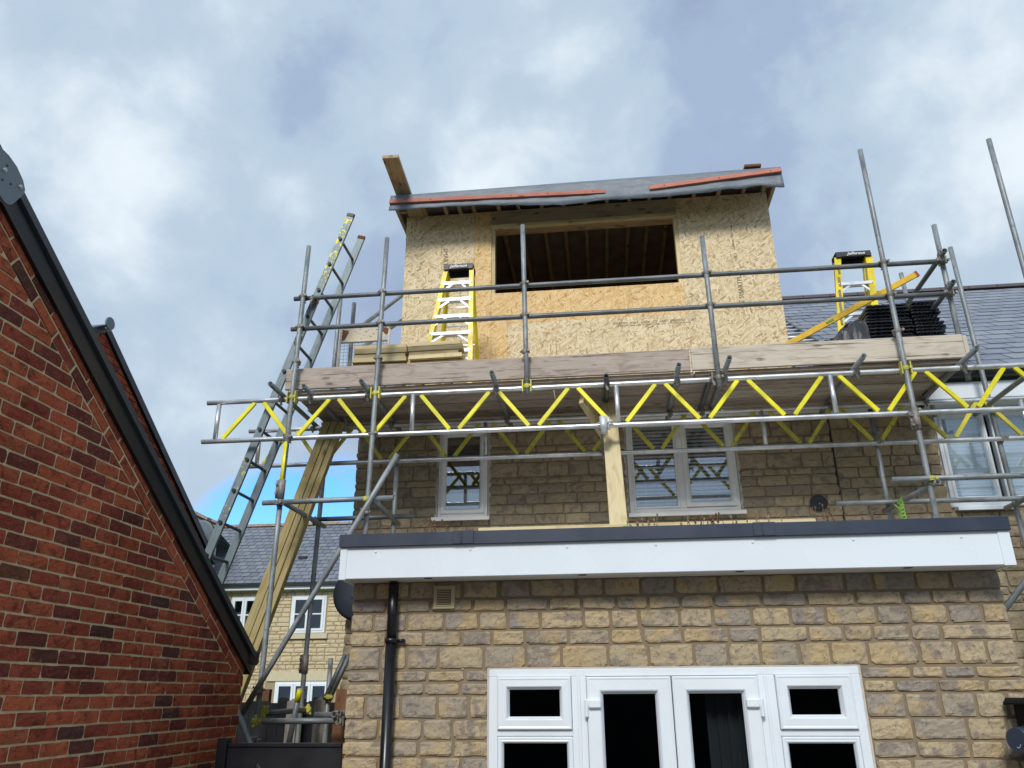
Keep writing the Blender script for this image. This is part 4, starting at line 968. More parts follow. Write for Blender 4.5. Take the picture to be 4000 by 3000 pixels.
# ------------------------------------------------------------------ step ladders
def step_ladder(name, label, TL, TR_, BL, BR, back, fl, cw, rw=.05, bars=True):
    TL, TR_, BL, BR = map(Vector, (TL, TR_, BL, BR)); t = thing(name, (BL+BR)/2, label, 'step ladder', 'yellow step ladders on the scaffold deck')
    for a, b in ((TL, BL), (TR_, BR)):
        d = (b-a); m = MB(); m.beam(a, b, rw, .010, (0, -1, .2)); 
        s = -rw/2+.003 if a is TL else rw/2-.003
        m.beam(a+Vector((-s, .035, 0)), b+Vector((-s, .035, 0)), .006, .07, (0, -1, .2)); m.build('front_rail', 'fibre_yellow', t)
        a2 = a+Vector((0, .09, -.02)); b2 = b+Vector((.02 if a is TR_ else .07, back, 0)); m = MB(); m.beam(a2, b2, rw*.7, .012, (0, -1, .2)); m.beam(a2+Vector((-s, .03, 0)), b2+Vector((-s, .03, 0)), .006, .055, (0, -1, .2)); m.build('rear_rail', 'fibre_yellow', t)
        m = MB(); m.beam(b+Vector((0, .02, .03)), b+Vector((0, .02, 0)), .05, .09, (0, -1, 0)); m.build('foot', 'cap_black', t)
    for f in fl:
        a = TL.lerp(BL, f); b = TR_.lerp(BR, f); m = MB(); m.beam(a+Vector((0, -.008, 0)), b+Vector((0, -.008, 0)), .006, .036, (0, 0, 1)); m.beam(a+Vector((.005, .035, -.008)), b+Vector((-.005, .035, -.008)), .08, .004, (0, 0, 1)); st = m.build('tread', 'aluminium_bright', t)
        w = (b-a).length
        for q, s in ((a, 1), (b, -1)):
            m = MB(); m.beam(q+Vector((s*w*.33, 0, -.015)), q+(BL-TL).normalized()*.115+Vector((s*.004, 0, 0)), .022, .006, (0, -1, 0)); m.build('tread_brace', 'aluminium_bright', st)
            m = MB(); m.tube(q+Vector((0, -.010, 0)), q+Vector((0, -.017, 0)), .008, 8, False); m.build('rivet', 'aluminium', st)
        if not bars: continue
        ar = a.lerp(b, .06)+Vector((.03, .12+back*f*.8, .03)); br = b.lerp(a, .02)+Vector((0, .12+back*f*.8, .03)); m = MB(); m.beam(ar, br, .012, .012); m.build('rear_bar', 'aluminium', t)
    c = (TL+TR_)/2; hw = (TR_-TL).length/2+.02; m = MB()
    m.beam((c.x-hw, c.y-.01, c.z+.03), (c.x+hw, c.y-.01, c.z+.03), .02, .062, (0, 0, 1)); m.beam((c.x-hw, c.y+.07, c.z+.052), (c.x+hw, c.y+.07, c.z+.052), .14, .018, (0, 0, 1)); m.beam((c.x-hw, c.y+.14, c.z+.01), (c.x+hw, c.y+.14, c.z+.01), .015, .08, (0, 0, 1))
    for s in (-1, 1): m.beam((c.x+s*(hw-.03), c.y-.014, c.z-.012), (c.x+s*(hw-.03), c.y-.014, c.z+.03), .06, .03, (0, -1, 0))
    cp = m.build('top_cap', 'cap_black', t, bevel=.004)
    text('Jefferson', .048, (c.x+cw, c.y-.0215, c.z+.031), (PI/2, 0, 0), 'white_print', cp, bold=True, shear=.25, sx=1.12)
    return t
t = step_ladder('step_ladder', 'yellow step ladder with aluminium treads left of the dormer opening', (-1.585, 7.50, 6.06), (-1.295, 7.50, 6.06), (-1.80, 7.25, 4.474), (-1.252, 7.25, 4.474), .62, [.12+.139*k for k in range(6)], 0)
m = MB(0); m.box((-1.46, 7.436, 5.80), (-1.39, 7.4375, 5.815)); m.build('label_sticker', 'sticker', t)
t = step_ladder('step_ladder.001', 'yellow step ladder beside the black sheets at the right end of the deck', (2.767, 7.92, 6.144), (3.103, 7.92, 6.15), (2.55, 7.80, 4.474), (2.95, 7.80, 4.474), .22, [.208, .435, .66, .88], .03, .07, False)
for k in range(5): m = MB(0); m.box((2.738-.021*k, 7.893-.012*k, 5.93-.16*k), (2.762-.021*k, 7.895-.012*k, 6.04-.16*k)); m.build('label_sticker', 'sticker', t)

# ------------------------------------------------------------------ timber stacks on the deck
DZ = 4.4735
def plank(x0, x1, y, z, label, mat='timber_tan', w=.145, dy=0., hh=.045):
    y += random.uniform(-.018, .012); x1 += random.uniform(-.012, .012)
    m = MB(); m.beam((x0, y+w/2, z+hh/2), (x1, y+w/2+dy, z+hh/2), w, hh); m.v = [v+Vector((0, 0, .088)) for v in m.v]; o = m.build('timber_plank', mat, None, bevel=.003); return tag(o, label, 'plank', 'planks stacked on the scaffold deck')
H = .0515
z = DZ
left = [(-2.470, -1.935, 7.15, 'bottom plank, mostly hidden, of the left stack behind the toe board')]
rowsL = [('timber_tan', -2.46, -1.92, 7.16), ('timber_pale', -2.47, -1.91, 7.17), ('timber_tan', -2.46, -1.93, 7.16), ('timber_tan', -2.47, -1.92, 7.16), ('timber_tan', -2.468, -1.905, 7.14), ('timber_pale', -2.46, -1.905, 7.155), ('timber_tan', -2.455, -1.905, 7.152), ('timber_tan', -2.46, -1.905, 7.15)]
nmL = ['lowest hidden plank of the left stack behind the toe board', 'second hidden plank of the left stack behind the toe board', 'third hidden plank of the left stack behind the toe board', 'fourth hidden plank of the left stack behind the toe board',
       'lowest visible plank of the left stack with a knot near its end', 'second visible plank from below in the left stack, pale', 'third visible plank from below in the left stack', 'top full plank of the left stack by the wire gate']
nmR = ['lowest hidden plank of the right stack behind the toe board', 'second hidden plank of the right stack behind the toe board', 'third hidden plank of the right stack behind the toe board', 'fourth hidden plank of the right stack behind the toe board',
       'lowest visible plank of the right stack, palest and longest', 'second visible plank from below in the right stack', 'knotty orange plank third from below in the right stack', 'top plank of the right stack beside the left step ladder']
rowsR = [('timber_pale', -1.89, -1.33, 7.16)]*4+[('timber_pale', -1.865, -1.305, 7.13), ('timber_tan', -1.875, -1.36, 7.17), ('timber_tan', -1.885, -1.33, 7.15), ('timber_tan', -1.885, -1.335, 7.145)]
for i, (mt_, a, b, y) in enumerate(rowsL): plank(a, b, y, DZ+H*i+.055, nmL[i], mt_, dy=.012)
for i, (mt_, a, b, y) in enumerate(rowsR): plank(a, b, y, DZ+H*i+.055, nmR[i], mt_, dy=-.01)
plank(-2.10, -1.70, 7.27, DZ+H*8+.055, 'short plank lying across the top of the left stack')
m = MB(); m.box((-2.40, 7.16, DZ), (-2.33, 7.30, DZ+.142)); m.box((-1.5, 7.16, DZ), (-1.43, 7.30, DZ+.142)); m.box((-2.0, 7.16, DZ), (-1.93, 7.30, DZ+.142)); m.box((-1.8, 7.16, DZ), (-1.73, 7.30, DZ+.142))
o = m.build('bearer_blocks', 'timber_green'); tag(o, 'short timber bearers under the two plank stacks', 'bearers', kind='stuff')

# ------------------------------------------------------------------ cream wire gate panel
cg = thing('ladder_gate', (-2.5, 7.6, DZ), 'rusty cream painted gate with wire mesh behind the left plank stack', 'gate')
m = MB(); m.beam((-2.765, 7.58, 5.27), (-2.745, 7.58, 5.44), .008, .01)
m = MB(); y = 7.58
m.tube((-2.79, y, 4.48), (-2.765, y, 5.44), .014, 10, False); m.tube((-2.235, y, 5.02), (-2.215, y, 5.40), .014, 10, False); m.tube((-2.215, y, 5.40), (-2.27, y, 5.455), .014, 10, False)
m.box((-2.77, y-.012, 5.262), (-2.22, y+.012, 5.285)); m.tube((-2.235, y, 4.48), (-2.235, y, 5.02), .014, 10, False); m.box((-2.79, y-.012, 4.50), (-2.235, y+.012, 4.525)); m.build('gate_frame', 'cream_paint', cg, True)
m = MB(); m.poly([(-2.765, y, 5.285), (-2.30, y, 5.285), (-2.245, y, 5.34), (-2.225, y, 5.43), (-2.765, y, 5.44)], (0, 1, 0), .004); pn = m.build('gate_plate', 'cream_paint', cg)
m = MB(); m.poly([(-2.764, y-.002, 5.29), (-2.72, y-.002, 5.30), (-2.70, y-.002, 5.345), (-2.682, y-.002, 5.38), (-2.685, y-.002, 5.415), (-2.73, y-.002, 5.42), (-2.764, y-.002, 5.436)], (0, 1, 0), .0015); m.poly([(-2.33, y-.002, 5.43), (-2.235, y-.002, 5.43), (-2.215, y-.002, 5.36), (-2.26, y-.002, 5.34)], (0, 1, 0), .0015)
rr = random.Random(3)
for k in range(22):
    x, z = rr.uniform(-2.62, -2.35), rr.uniform(5.30, 5.42); r1 = rr.uniform(.002, .007); m.box((x, y-.0025, z), (x+r1*1.6, y-.0005, z+r1))
m.build('rust_patch', 'rust', pn)
m = MB()
for k in range(14): m.tube((-2.76+k*.04, y, 4.52), (-2.76+k*.04, y, 5.262), .0022, 5, False)
for k in range(18): m.tube((-2.78, y+.004, 4.55+k*.04), (-2.23, y+.004, 4.55+k*.04), .0022, 5, False)
tag(m.build('wire_mesh', 'wire_grey', cg), kind='stuff')

# ------------------------------------------------------------------ yellow level, black sheets, bag, roof ladder
lv = MB(); lv.beam((1.28, 7.30, 4.512), (3.27, 7.30, 5.545), .028, .058, (0, 0, 1)); lv = lv.build('spirit_level', 'level_yellow', None, bevel=.003)
tag(lv, 'long yellow level leaning across the right step ladder and handrail', 'spirit level')
m = MB(); m.beam((3.265, 7.30, 5.5425), (3.29, 7.30, 5.5555), .031, .061, (0, 0, 1)); m.build('end_cap', 'red_cap', lv)
m = MB(); m.beam((2.325, 7.283, 5.054), (2.40, 7.283, 5.093), .006, .022, (0, 0, 1)); m.build('bubble_vial', 'green_leaf', lv)
def sheets(x0, x1, y, n, z0, name_l, slant, seed):
    rx = random.Random(seed)
    for k in range(n):
        lab = name_l if 0 < k < n-1 else ('topmost ' if k else 'lowest ')+name_l
        z = z0+k*.0365; a = x0+slant[0]*k/n+rx.uniform(-.012, .012); b = x1+slant[1]*k/n+rx.uniform(-.02, .02); yy = y+rx.uniform(-.012, .012)
        m = MB(); vs = []; fs = []; nx = 12; tl = rx.uniform(-.008, .008)
        for i in range(nx+1):
            x = a+(b-a)*i/nx; dz = .0035*(i % 2)+tl*i/nx
            for q, (py, pz) in enumerate(((yy-.012+.012*(i in (0, nx)), -.010), (yy, .010), (yy+.40, .012), (yy+.40, -.004))): vs.append((x, py, z+pz+dz))
            if i:
                for q in range(4): A = (i-1)*4; B = i*4; fs.append((A+q, B+q, B+(q+1) % 4, A+(q+1) % 4))
        fs += [(3, 2, 1, 0), (nx*4, nx*4+1, nx*4+2, nx*4+3)]; m.add(vs, fs)
        for i in range(1, 9):                              # small ribs under the lip
            x = a+(b-a)*i/9; m.box((x-.002, yy-.004, z-.024), (x+.002, yy+.02, z-.012))
        o = m.build('roofing_sheet', 'plastic_sheet'); tag(o, lab, 'plastic sheet', 'black plastic roofing sheets in two stacks')
sheets(2.56, 3.15, 7.32, 21, DZ+.03, 'black ribbed plastic sheet in the left stack behind the toe board', (.20, .0), 2)
sheets(3.16, 3.47, 7.30, 21, DZ+.03, 'black ribbed plastic sheet in the right stack behind the toe board', (.0, -.07), 3)
m = MB(0); n = 22; vs = []; fs = []
for i in range(n+1):
    for j in range(n+1):
        u, v = i/n*2-1, j/n*2-1; x = 2.36+.27*u; y = 7.11+.11*v; r_ = max(0, 1-abs(u)**8); hgt = (.29+.04*u+.15/(1+math.exp(-(u+.05)*9))) * (max(0, 1-abs(v)**6))*(r_**.5)
        q = noise.noise((u*3, v*3, 1)); q2 = 1-abs(noise.noise((u*5.5, v*4.5, 7)))*2
        vs.append((x+.03*q, y+.05*noise.noise((u*4, v*4, 9))-.03, DZ+max(.002, hgt*(.93+.16*q+.10*q2))))
for i in range(n):
    for j in range(n): a = i*(n+1)+j; fs.append((a, a+n+1, a+n+2, a+1))
m.add(vs, fs); o = m.build('plastic_bag', 'bag_grey', None, False); tag(o, 'crumpled dark grey bag slumped beside the black sheets', 'bag')
rl = thing('roof_ladder', (2.58, 9.2, 5.65), 'short aluminium ladder lying on the slates right of the dormer', 'ladder')
F = frame3((0, RY0, RZ0), (1, 0, 0), (0, RY1-RY0, RZ1-RZ0))
for u0 in (2.40, 2.77): m = MB(); m.beam(F(u0, 1.40, .06), F(u0, 3.0, .06), .03, .06, F(0, 0, 1)-F(0, 0, 0)); m.build('stile', 'galvanised_dark', rl)
for k in range(6): m = MB(); m.tube(F(2.40, 1.52+k*.25, .07), F(2.77, 1.52+k*.25, .07), .016, 10, False); m.build('rung', 'aluminium_bright', rl, True)

# ------------------------------------------------------------------ free timbers
m = MB(); m.beam((.137, 7.50, 4.40), (.150, 6.20, 2.602), .148, .045, (0, .8, -.6)); o = m.build('timber_post', 'timber_pale', None, bevel=.003); tag(o, 'pale timber leaning from the extension roof up to the middle of the scaffold', 'timber')
m = MB(); m.beam((-.125, 7.15, 4.33), (.10, 7.70, 4.08), .045, .135, (0, 0, 1)); o = m.build('timber_offcut', 'timber_pale', None, bevel=.003); tag(o, 'short timber offcut jutting beside the middle leaning timber', 'timber')
m = MB(); m.beam((-.84, 5.32, 2.657), (1.42, 5.32, 2.657), .045, .112, (0, 0, 1)); o = m.build('timber_length', 'timber_pale', None, bevel=.003); tag(o, 'long pale timber lying along the extension roof edge', 'timber')
for xa, ya, w_, lb in ((-2.838, 7.60, .085, 'left timber of the bundle leaning at the scaffold left end'), (-2.757, 7.60, .060, 'middle timber of the bundle leaning at the scaffold left end'), (-2.695, 7.62, .060, 'right timber of the bundle leaning at the scaffold left end')):
    m = MB(); m.beam((xa, ya, 4.34), (xa-.88-(xa+2.838)*.12, ya-1.02, -.3), w_*.96, .075, (0, -1, .2)); o = m.build('long_timber', 'timber_green', None, bevel=.003); tag(o, lb, 'timber', 'timbers leaning at the scaffold left end')
m = MB(); m.beam((-2.27, 7.0, 1.69), (-2.36, 7.02, -.3), .12, .02, (0, 1, 0)); o = m.build('brown_board', 'board_rust'); tag(o, 'dark brown board standing behind the black gate', 'board')

# ------------------------------------------------------------------ plants on the extension roof
def weeds(x0, x1, n, y, hmin, hmax, mat, label, leaf=False, seed=1):
    rx = random.Random(seed); m = MB()
    for k in range(n):
        x = rx.uniform(x0, x1); h = rx.uniform(hmin, hmax)*.82; yy = y+rx.uniform(-.05, .05); lean = rx.uniform(-.15, .15)*h
        pts = [Vector((x+lean*t*t, yy, 2.59+h*t)) for t in (0, .33, .66, 1)]
        for a, b in zip(pts, pts[1:]): m.tube(a, b, .0019, 5, False)
        m.sphere(pts[-1]+Vector((rx.uniform(-.004, .004), 0, 0)), rx.uniform(.005, .009), 6, (1, 1, 1.6))
        for q in range(rx.randint(2, 6)):
            p = pts[1].lerp(pts[3], rx.random()); m.sphere(p+Vector((rx.uniform(-.006, .006), rx.uniform(-.005, .005), 0)), rx.uniform(.003, .006), 5, (1, 1, 1.5))
    o = m.build('weed_clump', mat); return tag(o, label, 'weeds', kind='stuff')
weeds(-1.19, -1.0, 8, 5.10, .09, .18, 'stem_red', 'reddish weeds at the left end of the extension roof', seed=3)
weeds(.14, .40, 9, 5.12, .08, .17, 'stem_straw', 'straw coloured weeds at the foot of the leaning timber', seed=4)
weeds(.50, .75, 5, 5.12, .08, .15, 'stem_straw', 'sparse weeds left of the thick red clump on the extension roof', seed=5)
weeds(.60, .80, 15, 5.12, .10, .17, 'stem_red', 'thick clump of red brown weeds in the middle of the extension roof', seed=6)
weeds(.84, 1.18, 8, 5.12, .09, .17, 'stem_straw', 'scattered tall weeds right of the thick red clump', seed=7)
weeds(1.36, 1.54, 8, 5.12, .10, .20, 'stem_red', 'reddish weeds right of the middle on the extension roof', seed=8)
weeds(1.64, 1.76, 2, 5.12, .09, .13, 'stem_red', 'two red stems left of the bright green sprig', seed=9)
weeds(2.02, 2.14, 4, 5.12, .07, .10, 'stem_straw', 'thin straw stems right of the bright green sprig', seed=10)
def moss(x0, x1, y, label, seed):
    rx = random.Random(seed); m = MB()
    for k in range(60): x = rx.uniform(x0, x1); m.sphere((x, y+rx.uniform(-.02, .03), 2.615+rx.uniform(0, .035)), rx.uniform(.006, .014), 6, (1.4, 1, .7))
    tag(m.build('moss_clump', 'moss_green'), label, 'moss')
moss(-1.10, -.98, 5.09, 'green moss under the left weeds', 1); moss(.08, .20, 5.09, 'green moss at the foot of the leaning timber', 2)
m = MB(); rx = random.Random(2); m.tube((1.88, 5.10, 2.60), (1.885, 5.10, 2.76), .003, 6, False)
for k in range(11):
    z = 2.645+k*.011; s = -1 if k % 2 else 1; b = Vector((1.882, 5.10, z)); tip = b+Vector((s*rx.uniform(.025, .04)*(1-.04*k), rx.uniform(-.03, .03), .035)); sd = Vector((-.006*s, .010, .006)); mid = (b+tip)/2
    m.add([b, mid+sd, tip, mid-sd+Vector((0, 0, -.006))], [(0, 1, 2, 3)])
tag(m.build('green_sprig', 'green_leaf'), 'bright green leafy sprig near the right end of the extension roof', 'plant')

# ------------------------------------------------------------------ satellite dish beside the extension
simple('dish_light', (.15, .18, .21), .6)
def dish(c, r, nrm_, label, dm_='dish_grey'):
    t = thing('satellite_dish', c, label, 'satellite dish'); c = Vector(c); n = Vector(nrm_).normalized(); a = n.orthogonal().normalized(); b = n.cross(a); m = MB(0); vs = []; fs = []; R_ = 40
    for i in range(7):
        rr_ = r*i/6
        for j in range(R_): q = 2*PI*j/R_; vs.append(c+(a*math.cos(q)+b*math.sin(q)*1.06)*rr_+n*(.12*(rr_/r)**2*r))
    for i in range(6):
        for j in range(R_): fs.append((i*R_+j, i*R_+(j+1) % R_, (i+1)*R_+(j+1) % R_, (i+1)*R_+j))
    m.add(vs, fs); o = m.build('dish', dm_, t, True); s = o.modifiers.new('t', 'SOLIDIFY'); s.thickness = .006
    m = MB(0); m.tube(c+n*.02, c+n*.24, .03, 12, False); m.build('bracket', 'dish_grey', t, True)
dish((-2.605, 8.14, 2.596), .235, (.12, .98, .15), 'dark grey satellite dish half hidden behind the extension corner')

# ------------------------------------------------------------------ black gate, fence, posts, bin
m = MB(0); Yg = 5.6; gt = thing('black_gate', (-2.2, Yg, -.3), 'black painted garden gate with two cut holes between brick wall and extension', 'gate')
out = [(-2.60, 1.32), (-2.60, -.28), (-1.80, -.28), (-1.80, 1.325)]
h1 = [(-2.44, 1.11), (-2.385, 1.23), (-2.345, 1.18), (-2.30, 1.08), (-2.33, .98), (-2.42, .98)]
h2 = [(-2.10, 1.12), (-2.02, 1.20), (-2.02, 1.10), (-1.94, .98), (-2.06, 1.08)]
tri = tessellate_polygon([[Vector((x, z, 0)) for x, z in lp] for lp in (out, h1, h2)])
P = out+h1+h2; k = len(P); vs = [(x, Yg, z) for x, z in P]+[(x, Yg+.02, z) for x, z in P]; fs = [tuple(t_) for t_ in tri]+[tuple(q+k for q in t_) for t_ in tri]; o_ = 0
for lp in (out, h1, h2):
    n = len(lp)
    for i in range(n): a, b = o_+i, o_+(i+1) % n; fs.append((a, b, b+k, a+k))
    o_ += n
m.add(vs, fs); m.build('gate_panel', 'black_paint', gt)
m = MB(0); m.box((-2.60, Yg-.012, 1.321), (-1.80, Yg+.04, 1.345)); m.build('top_rail', 'black_paint', gt, bevel=.003)
m = MB(0); m.box((-2.67, Yg-.03, -.3), (-2.602, Yg+.05, 1.375)); m.build('gate_post', 'black_paint', gt, bevel=.004)
fn = thing('black_fence', (-3.4, 9.4, -.3), 'black board fence behind the gate and scaffold tubes', 'fence')
for k in range(23): m = MB(); m.box((-5.22+k*.115, 9.2, -.3), (-5.22+k*.115+.111, 9.22, 1.575+random.uniform(-.012, .012))); m.build('fence_board', 'black_paint', fn)
m = MB(); m.box((-5.2, 9.221, 1.2), (-2.57, 9.26, 1.3)); m.build('fence_rail', 'black_paint', fn)
for (x, y, w, h, lb) in ((-2.90, 8.3, .13, 1.60, 'grey weathered timber post with pointed top right of the scaffold pole'), (-3.47, 9.0, .12, 1.58, 'grey weathered timber post behind the slanted yellow tipped tube')):
    m = MB(); m.box((x-w/2, y-w/2, -.3), (x+w/2, y+w/2, h)); m.add([(x-w/2, y-w/2, h), (x+w/2, y-w/2, h), (x+w/2, y+w/2, h), (x-w/2, y+w/2, h), (x, y, h+.035)], [(0, 1, 4), (1, 2, 4), (2, 3, 4), (3, 0, 4)]); tag(m.build('fence_post', 'post_grey'), lb, 'fence post', 'grey timber fence posts')
m = MB(); m.box((-3.98, 9.30, -.3), (-3.90, 9.38, 1.71)); tag(m.build('brown_stake', 'board_rust'), 'small reddish brown stake above the black fence', 'stake')
# black hooded unit at the bottom right corner
un = thing('garden_heater', (2.5, 5.04, -.3), 'black hooded metal unit with round knob at the lower right of the wall', 'hooded unit')
m = MB(0); m.box((2.31, 4.93, -.3), (2.80, 5.15, 1.575)); m.build('cabinet', 'hood_black', un, bevel=.006)
m = MB(0); m.poly([(2.265, 4.90, 1.585), (2.285, 4.90, 1.607), (2.86, 4.90, 1.607), (2.86, 4.90, 1.576), (2.265, 4.90, 1.576)], (0, 1, 0), .26); m.build('hood', 'hood_black', un, bevel=.004)
m = MB(0); m.tube((2.31, 5.04, 1.40), (2.215, 4.98, 1.395), .070, 24, False, .062); kb = m.build('knob', 'trim_dark', un, True)
m = MB(0)
for k in range(11):
    a = math.radians(-150+k*15); b = math.radians(-135+k*15); m.beam((2.2125-.002*math.cos(a), 4.978+.030*math.cos(a), 1.392+.036*math.sin(a)), (2.2125-.002*math.cos(b), 4.978+.030*math.cos(b), 1.392+.036*math.sin(b)), .002, .004, (0, -1, 0))
m.build('knob_mark', 'lead_white', kb)
m = MB(0); m.tube((2.32, 5.0, 1.31), (2.26, 4.97, 1.302), .014, 10, False); m.build('spindle', 'aluminium_bright', un, True)

# ------------------------------------------------------------------ brick garage on the left
GX = -2.88
ga = thing('brick_garage', (GX, 2.75, -.3), 'red brick gable wall in the left foreground under a black sloping verge', 'garage')
F = frame3((GX, 0, 0), (0, 1, 0), (0, 0, 1))               # u = Y, v = Z, n = +X
sl_ = -.6075; RY_ = 2.70; VZ = 3.891+sl_*(RY_-3.024)       # inner verge line z at the ridge
ln_ = math.hypot(1, sl_); t_in = lambda y: VZ+sl_*abs(y-RY_)
pts = [(-.9, -.3), (6.31, -.3), (6.31, t_in(6.31)+.06), (RY_, t_in(RY_)+.06), (-.9, t_in(-.9)+.06)]
m = MB(0); m.poly([F(u, v, 0) for u, v in pts], (-1, 0, 0), .3); m.build('wall', 'mortar_pale', ga)
P = Pieces('brick', 'brick_red', ga, 300)
z = -.29; j = 0
while z < VZ:
    u = -.9-(.1125 if j % 2 else 0)
    while u < 6.32:
        a, b = max(u+.0055, -.9), min(u+.2195, 6.32); q = [(a, z), (b, z), (b, z+.063), (a, z+.063)]; u += .225
        if b-a < .03: continue
        full = True
        for s in (1, -1):
            # below the two sloping courses: v <= t_in - .158*ln_
            q = clip(q, -sl_*s, 1, VZ-sl_*s*RY_-.160*ln_) if q else q
        if len(q) < 3 or area(q) < .0006: continue
        if area(q) > (b-a)*.063*.995:
            j1 = random.Random(int(a*999+z*77)); d1, d2 = j1.uniform(-.002, .002), j1.uniform(-.002, .002)
            vs, fs, r = stone_piece(F, a+d1, b+d2, z+d2*.6, z+.063+d1*.6, .0058, .0052, 6, 3, .006, .8)
        else: vs, fs, r = poly_piece(F, q, random.Random(int(a*999+z*77)).uniform(.003, .006), .003, .0022)
        P.add(vs, fs, r, area(q))
    z += .075; j += 1
U = Vector((0, 1, sl_)).normalized()
for s, Uv in ((1, (0, 1, sl_)), (-1, (0, -1, sl_))):
    Ud = Vector(Uv).normalized(); Vd = Vector((0, -Ud.z*1, abs(Ud.y))) if s == 1 else Vector((0, Ud.z, abs(Ud.y)))
    O = Vector((GX, RY_, VZ)); 
    for c in (0, 1):
        off = -.075-.077*c; u = .02+.1*c
        while u < (3.6/abs(Ud.y)):
            a, b = u, u+.212; u += .225
            q3 = [(a, off), (b, off), (b, off+.063), (a, off+.063)]
            def FF(uu, vv, n, O=O, Ud=Ud, Vd=Vd): return O+Ud*uu+Vd*vv+Vector((n, 0, 0))
            ym = O+Ud*b
            if s == 1:
                q3 = clip(q3, Ud.y, -Ud.z*0+Vd.y, 6.32-RY_)
                if len(q3) < 3 or area(q3) < .0006: continue
            elif ym.y < -.9: continue
            vs, fs, r = poly_piece(FF, q3, random.Random(int(a*999)).uniform(.003, .006), .003, .0025)
            if s == -1: fs = [tuple(reversed(f)) for f in fs]
            P.add(vs, fs, r, area(q3))
P.finish()
# verge, roof, ridge cap, gutter end
yE = 6.39
def vpt(y, up, x): return Vector((x, y, t_in(y)+up))
for s, ye in ((1, yE), (-1, -1.0)):
    m = MB(0)
    A = [vpt(RY_, -.045, 0), vpt(ye, -.045, 0), vpt(ye, .105, 0), vpt(RY_, .105, 0)]
    m.poly([Vector((GX+.03, p.y, p.z)) for p in A], (-1, 0, 0), .07); m.build('verge_board', 'black_paint', ga, bevel=.004)
    m = MB(0); A = [vpt(RY_, .085, 0), vpt(ye+.02*s, .085, 0), vpt(ye+.02*s, .135, 0), vpt(RY_, .135, 0)]
    m.poly([Vector((GX+.05, p.y, p.z)) for p in A], (-1, 0, 0), .10); m.build('verge_trim', 'verge_dark', ga, bevel=.006)
    m = MB(0); A = [vpt(RY_, .0, 0), vpt(ye, .0, 0), vpt(ye, .10, 0), vpt(RY_, .10, 0)]
    m.poly([Vector((GX-.05, p.y, p.z)) for p in A], (-1, 0, 0), 3.0); m.build('roof', 'slate', ga)
cyl = [(2.56, 4.03), (2.60, 4.085), (2.68, 4.112), (2.771, 4.118), (2.832, 4.114), (2.892, 4.094), (2.95, 4.054), (2.976, 4.017), (2.977, 3.993), (2.936, 3.914), (2.922, 3.893), (2.909, 3.882), (2.885, 3.878), (2.848, 3.887), (2.70, 3.96), (2.60, 3.90)]
m = MB(0); m.poly([(GX+.085, y, z) for y, z in cyl], (-1, 0, 0), .018); rc = m.build('ridge_cap', 'ridge_grey', ga, bevel=.003)
for y, z in ((2.827, 4.026), (2.941, 4.01)):
    m = MB(0); m.tube((GX+.086, y, z), (GX+.094, y, z), .010, 12, False); m.tube((GX+.094, y, z), (GX+.098, y, z), .006, 10, False); m.build('screw', 'lead_white', rc)
for y, z in ((2.836, 4.058), (2.832, 3.972), (2.885, 3.985)):
    m = MB(0); m.tube((GX+.0855, y, z), (GX+.0875, y, z), .006, 8, False); m.build('hole', 'black_plastic', rc)
m = MB(0); m.poly([(GX-.9, RY_-.14, VZ-.05), (GX-.9, RY_+.14, VZ-.05), (GX-.9, RY_+.1, VZ+.05), (GX-.9, RY_-.1, VZ+.05)], (-1, 0, 0), 2.1); m.build('ridge_tile', 'ridge_dark', ga)
m = MB(0); m.box((GX-2.9, 6.335, 1.875), (GX+.045, 6.50, 1.985)); m.build('gutter', 'black_plastic', ga, bevel=.015)
m = MB(0); m.box((GX-2.8, 6.325, 1.83), (GX-.01, 6.36, 1.872)); m.build('soffit', 'black_paint', ga)
m = MB(0); m.box((GX-3, 6.0, -.3), (GX-.302, 6.29, 1.85)); m.build('rear_wall', 'mortar_pale', ga)

# second brick gable further off
HX = -6.0; hb = thing('brick_house', (HX, 8.3, -.3), 'further red brick gable seen as a sliver above the black verge', 'house')
F = frame3((HX, 0, 0), (0, 1, 0), (0, 0, 1)); s2 = -.656; R2 = 8.08; V2 = 5.84; t2 = lambda y: V2+s2*abs(y-R2)
m = MB(0); m.poly([F(u, v, 0) for u, v in ((5.0, -.3), (11.4, -.3), (11.4, t2(11.4)), (R2, V2), (5.0, t2(5.0)))], (-1, 0, 0), .3); m.build('wall', 'mortar_pale', hb)
P = Pieces('brick', 'brick_red', hb, 220); z = 2.0; j = 0
while z < V2:
    u = 6.9-(.1125 if j % 2 else 0)
    while u < 11.4:
        a, b = u+.005, min(u+.22, 11.4); q = [(a, z), (b, z), (b, z+.065), (a, z+.065)]; u += .225
        for s in (1, -1): q = clip(q, -s2*s, 1, V2-s2*s*R2-.02) if q else q
        if len(q) >= 3 and area(q) > .0008: vs, fs, r = poly_piece(F, q, .012+random.random()*.006, .004, .003); P.add(vs, fs, r, area(q))
    z += .075; j += 1
P.finish()
for s, ye in ((1, 11.6), (-1, 4.8)):
    m = MB(0); A = [(R2, V2-.01), (ye, t2(ye)-.01), (ye, t2(ye)+.10), (R2, V2+.10)]; m.poly([(HX+.05, y, z) for y, z in A], (-1, 0, 0), .09); m.build('verge_board', 'black_paint', hb)
    m = MB(0); m.poly([(HX-.05, y, z) for y, z in A], (-1, 0, 0), 5.0); m.build('roof', 'slate', hb)
m = MB(0); m.poly([(HX+.12, 8.02+.085*math.cos(a), 5.915+.078*math.sin(a)) for a in [2*PI*k/18 for k in range(18)]], (-1, 0, 0), .02); m.build('ridge_cap', 'ridge_grey', hb)
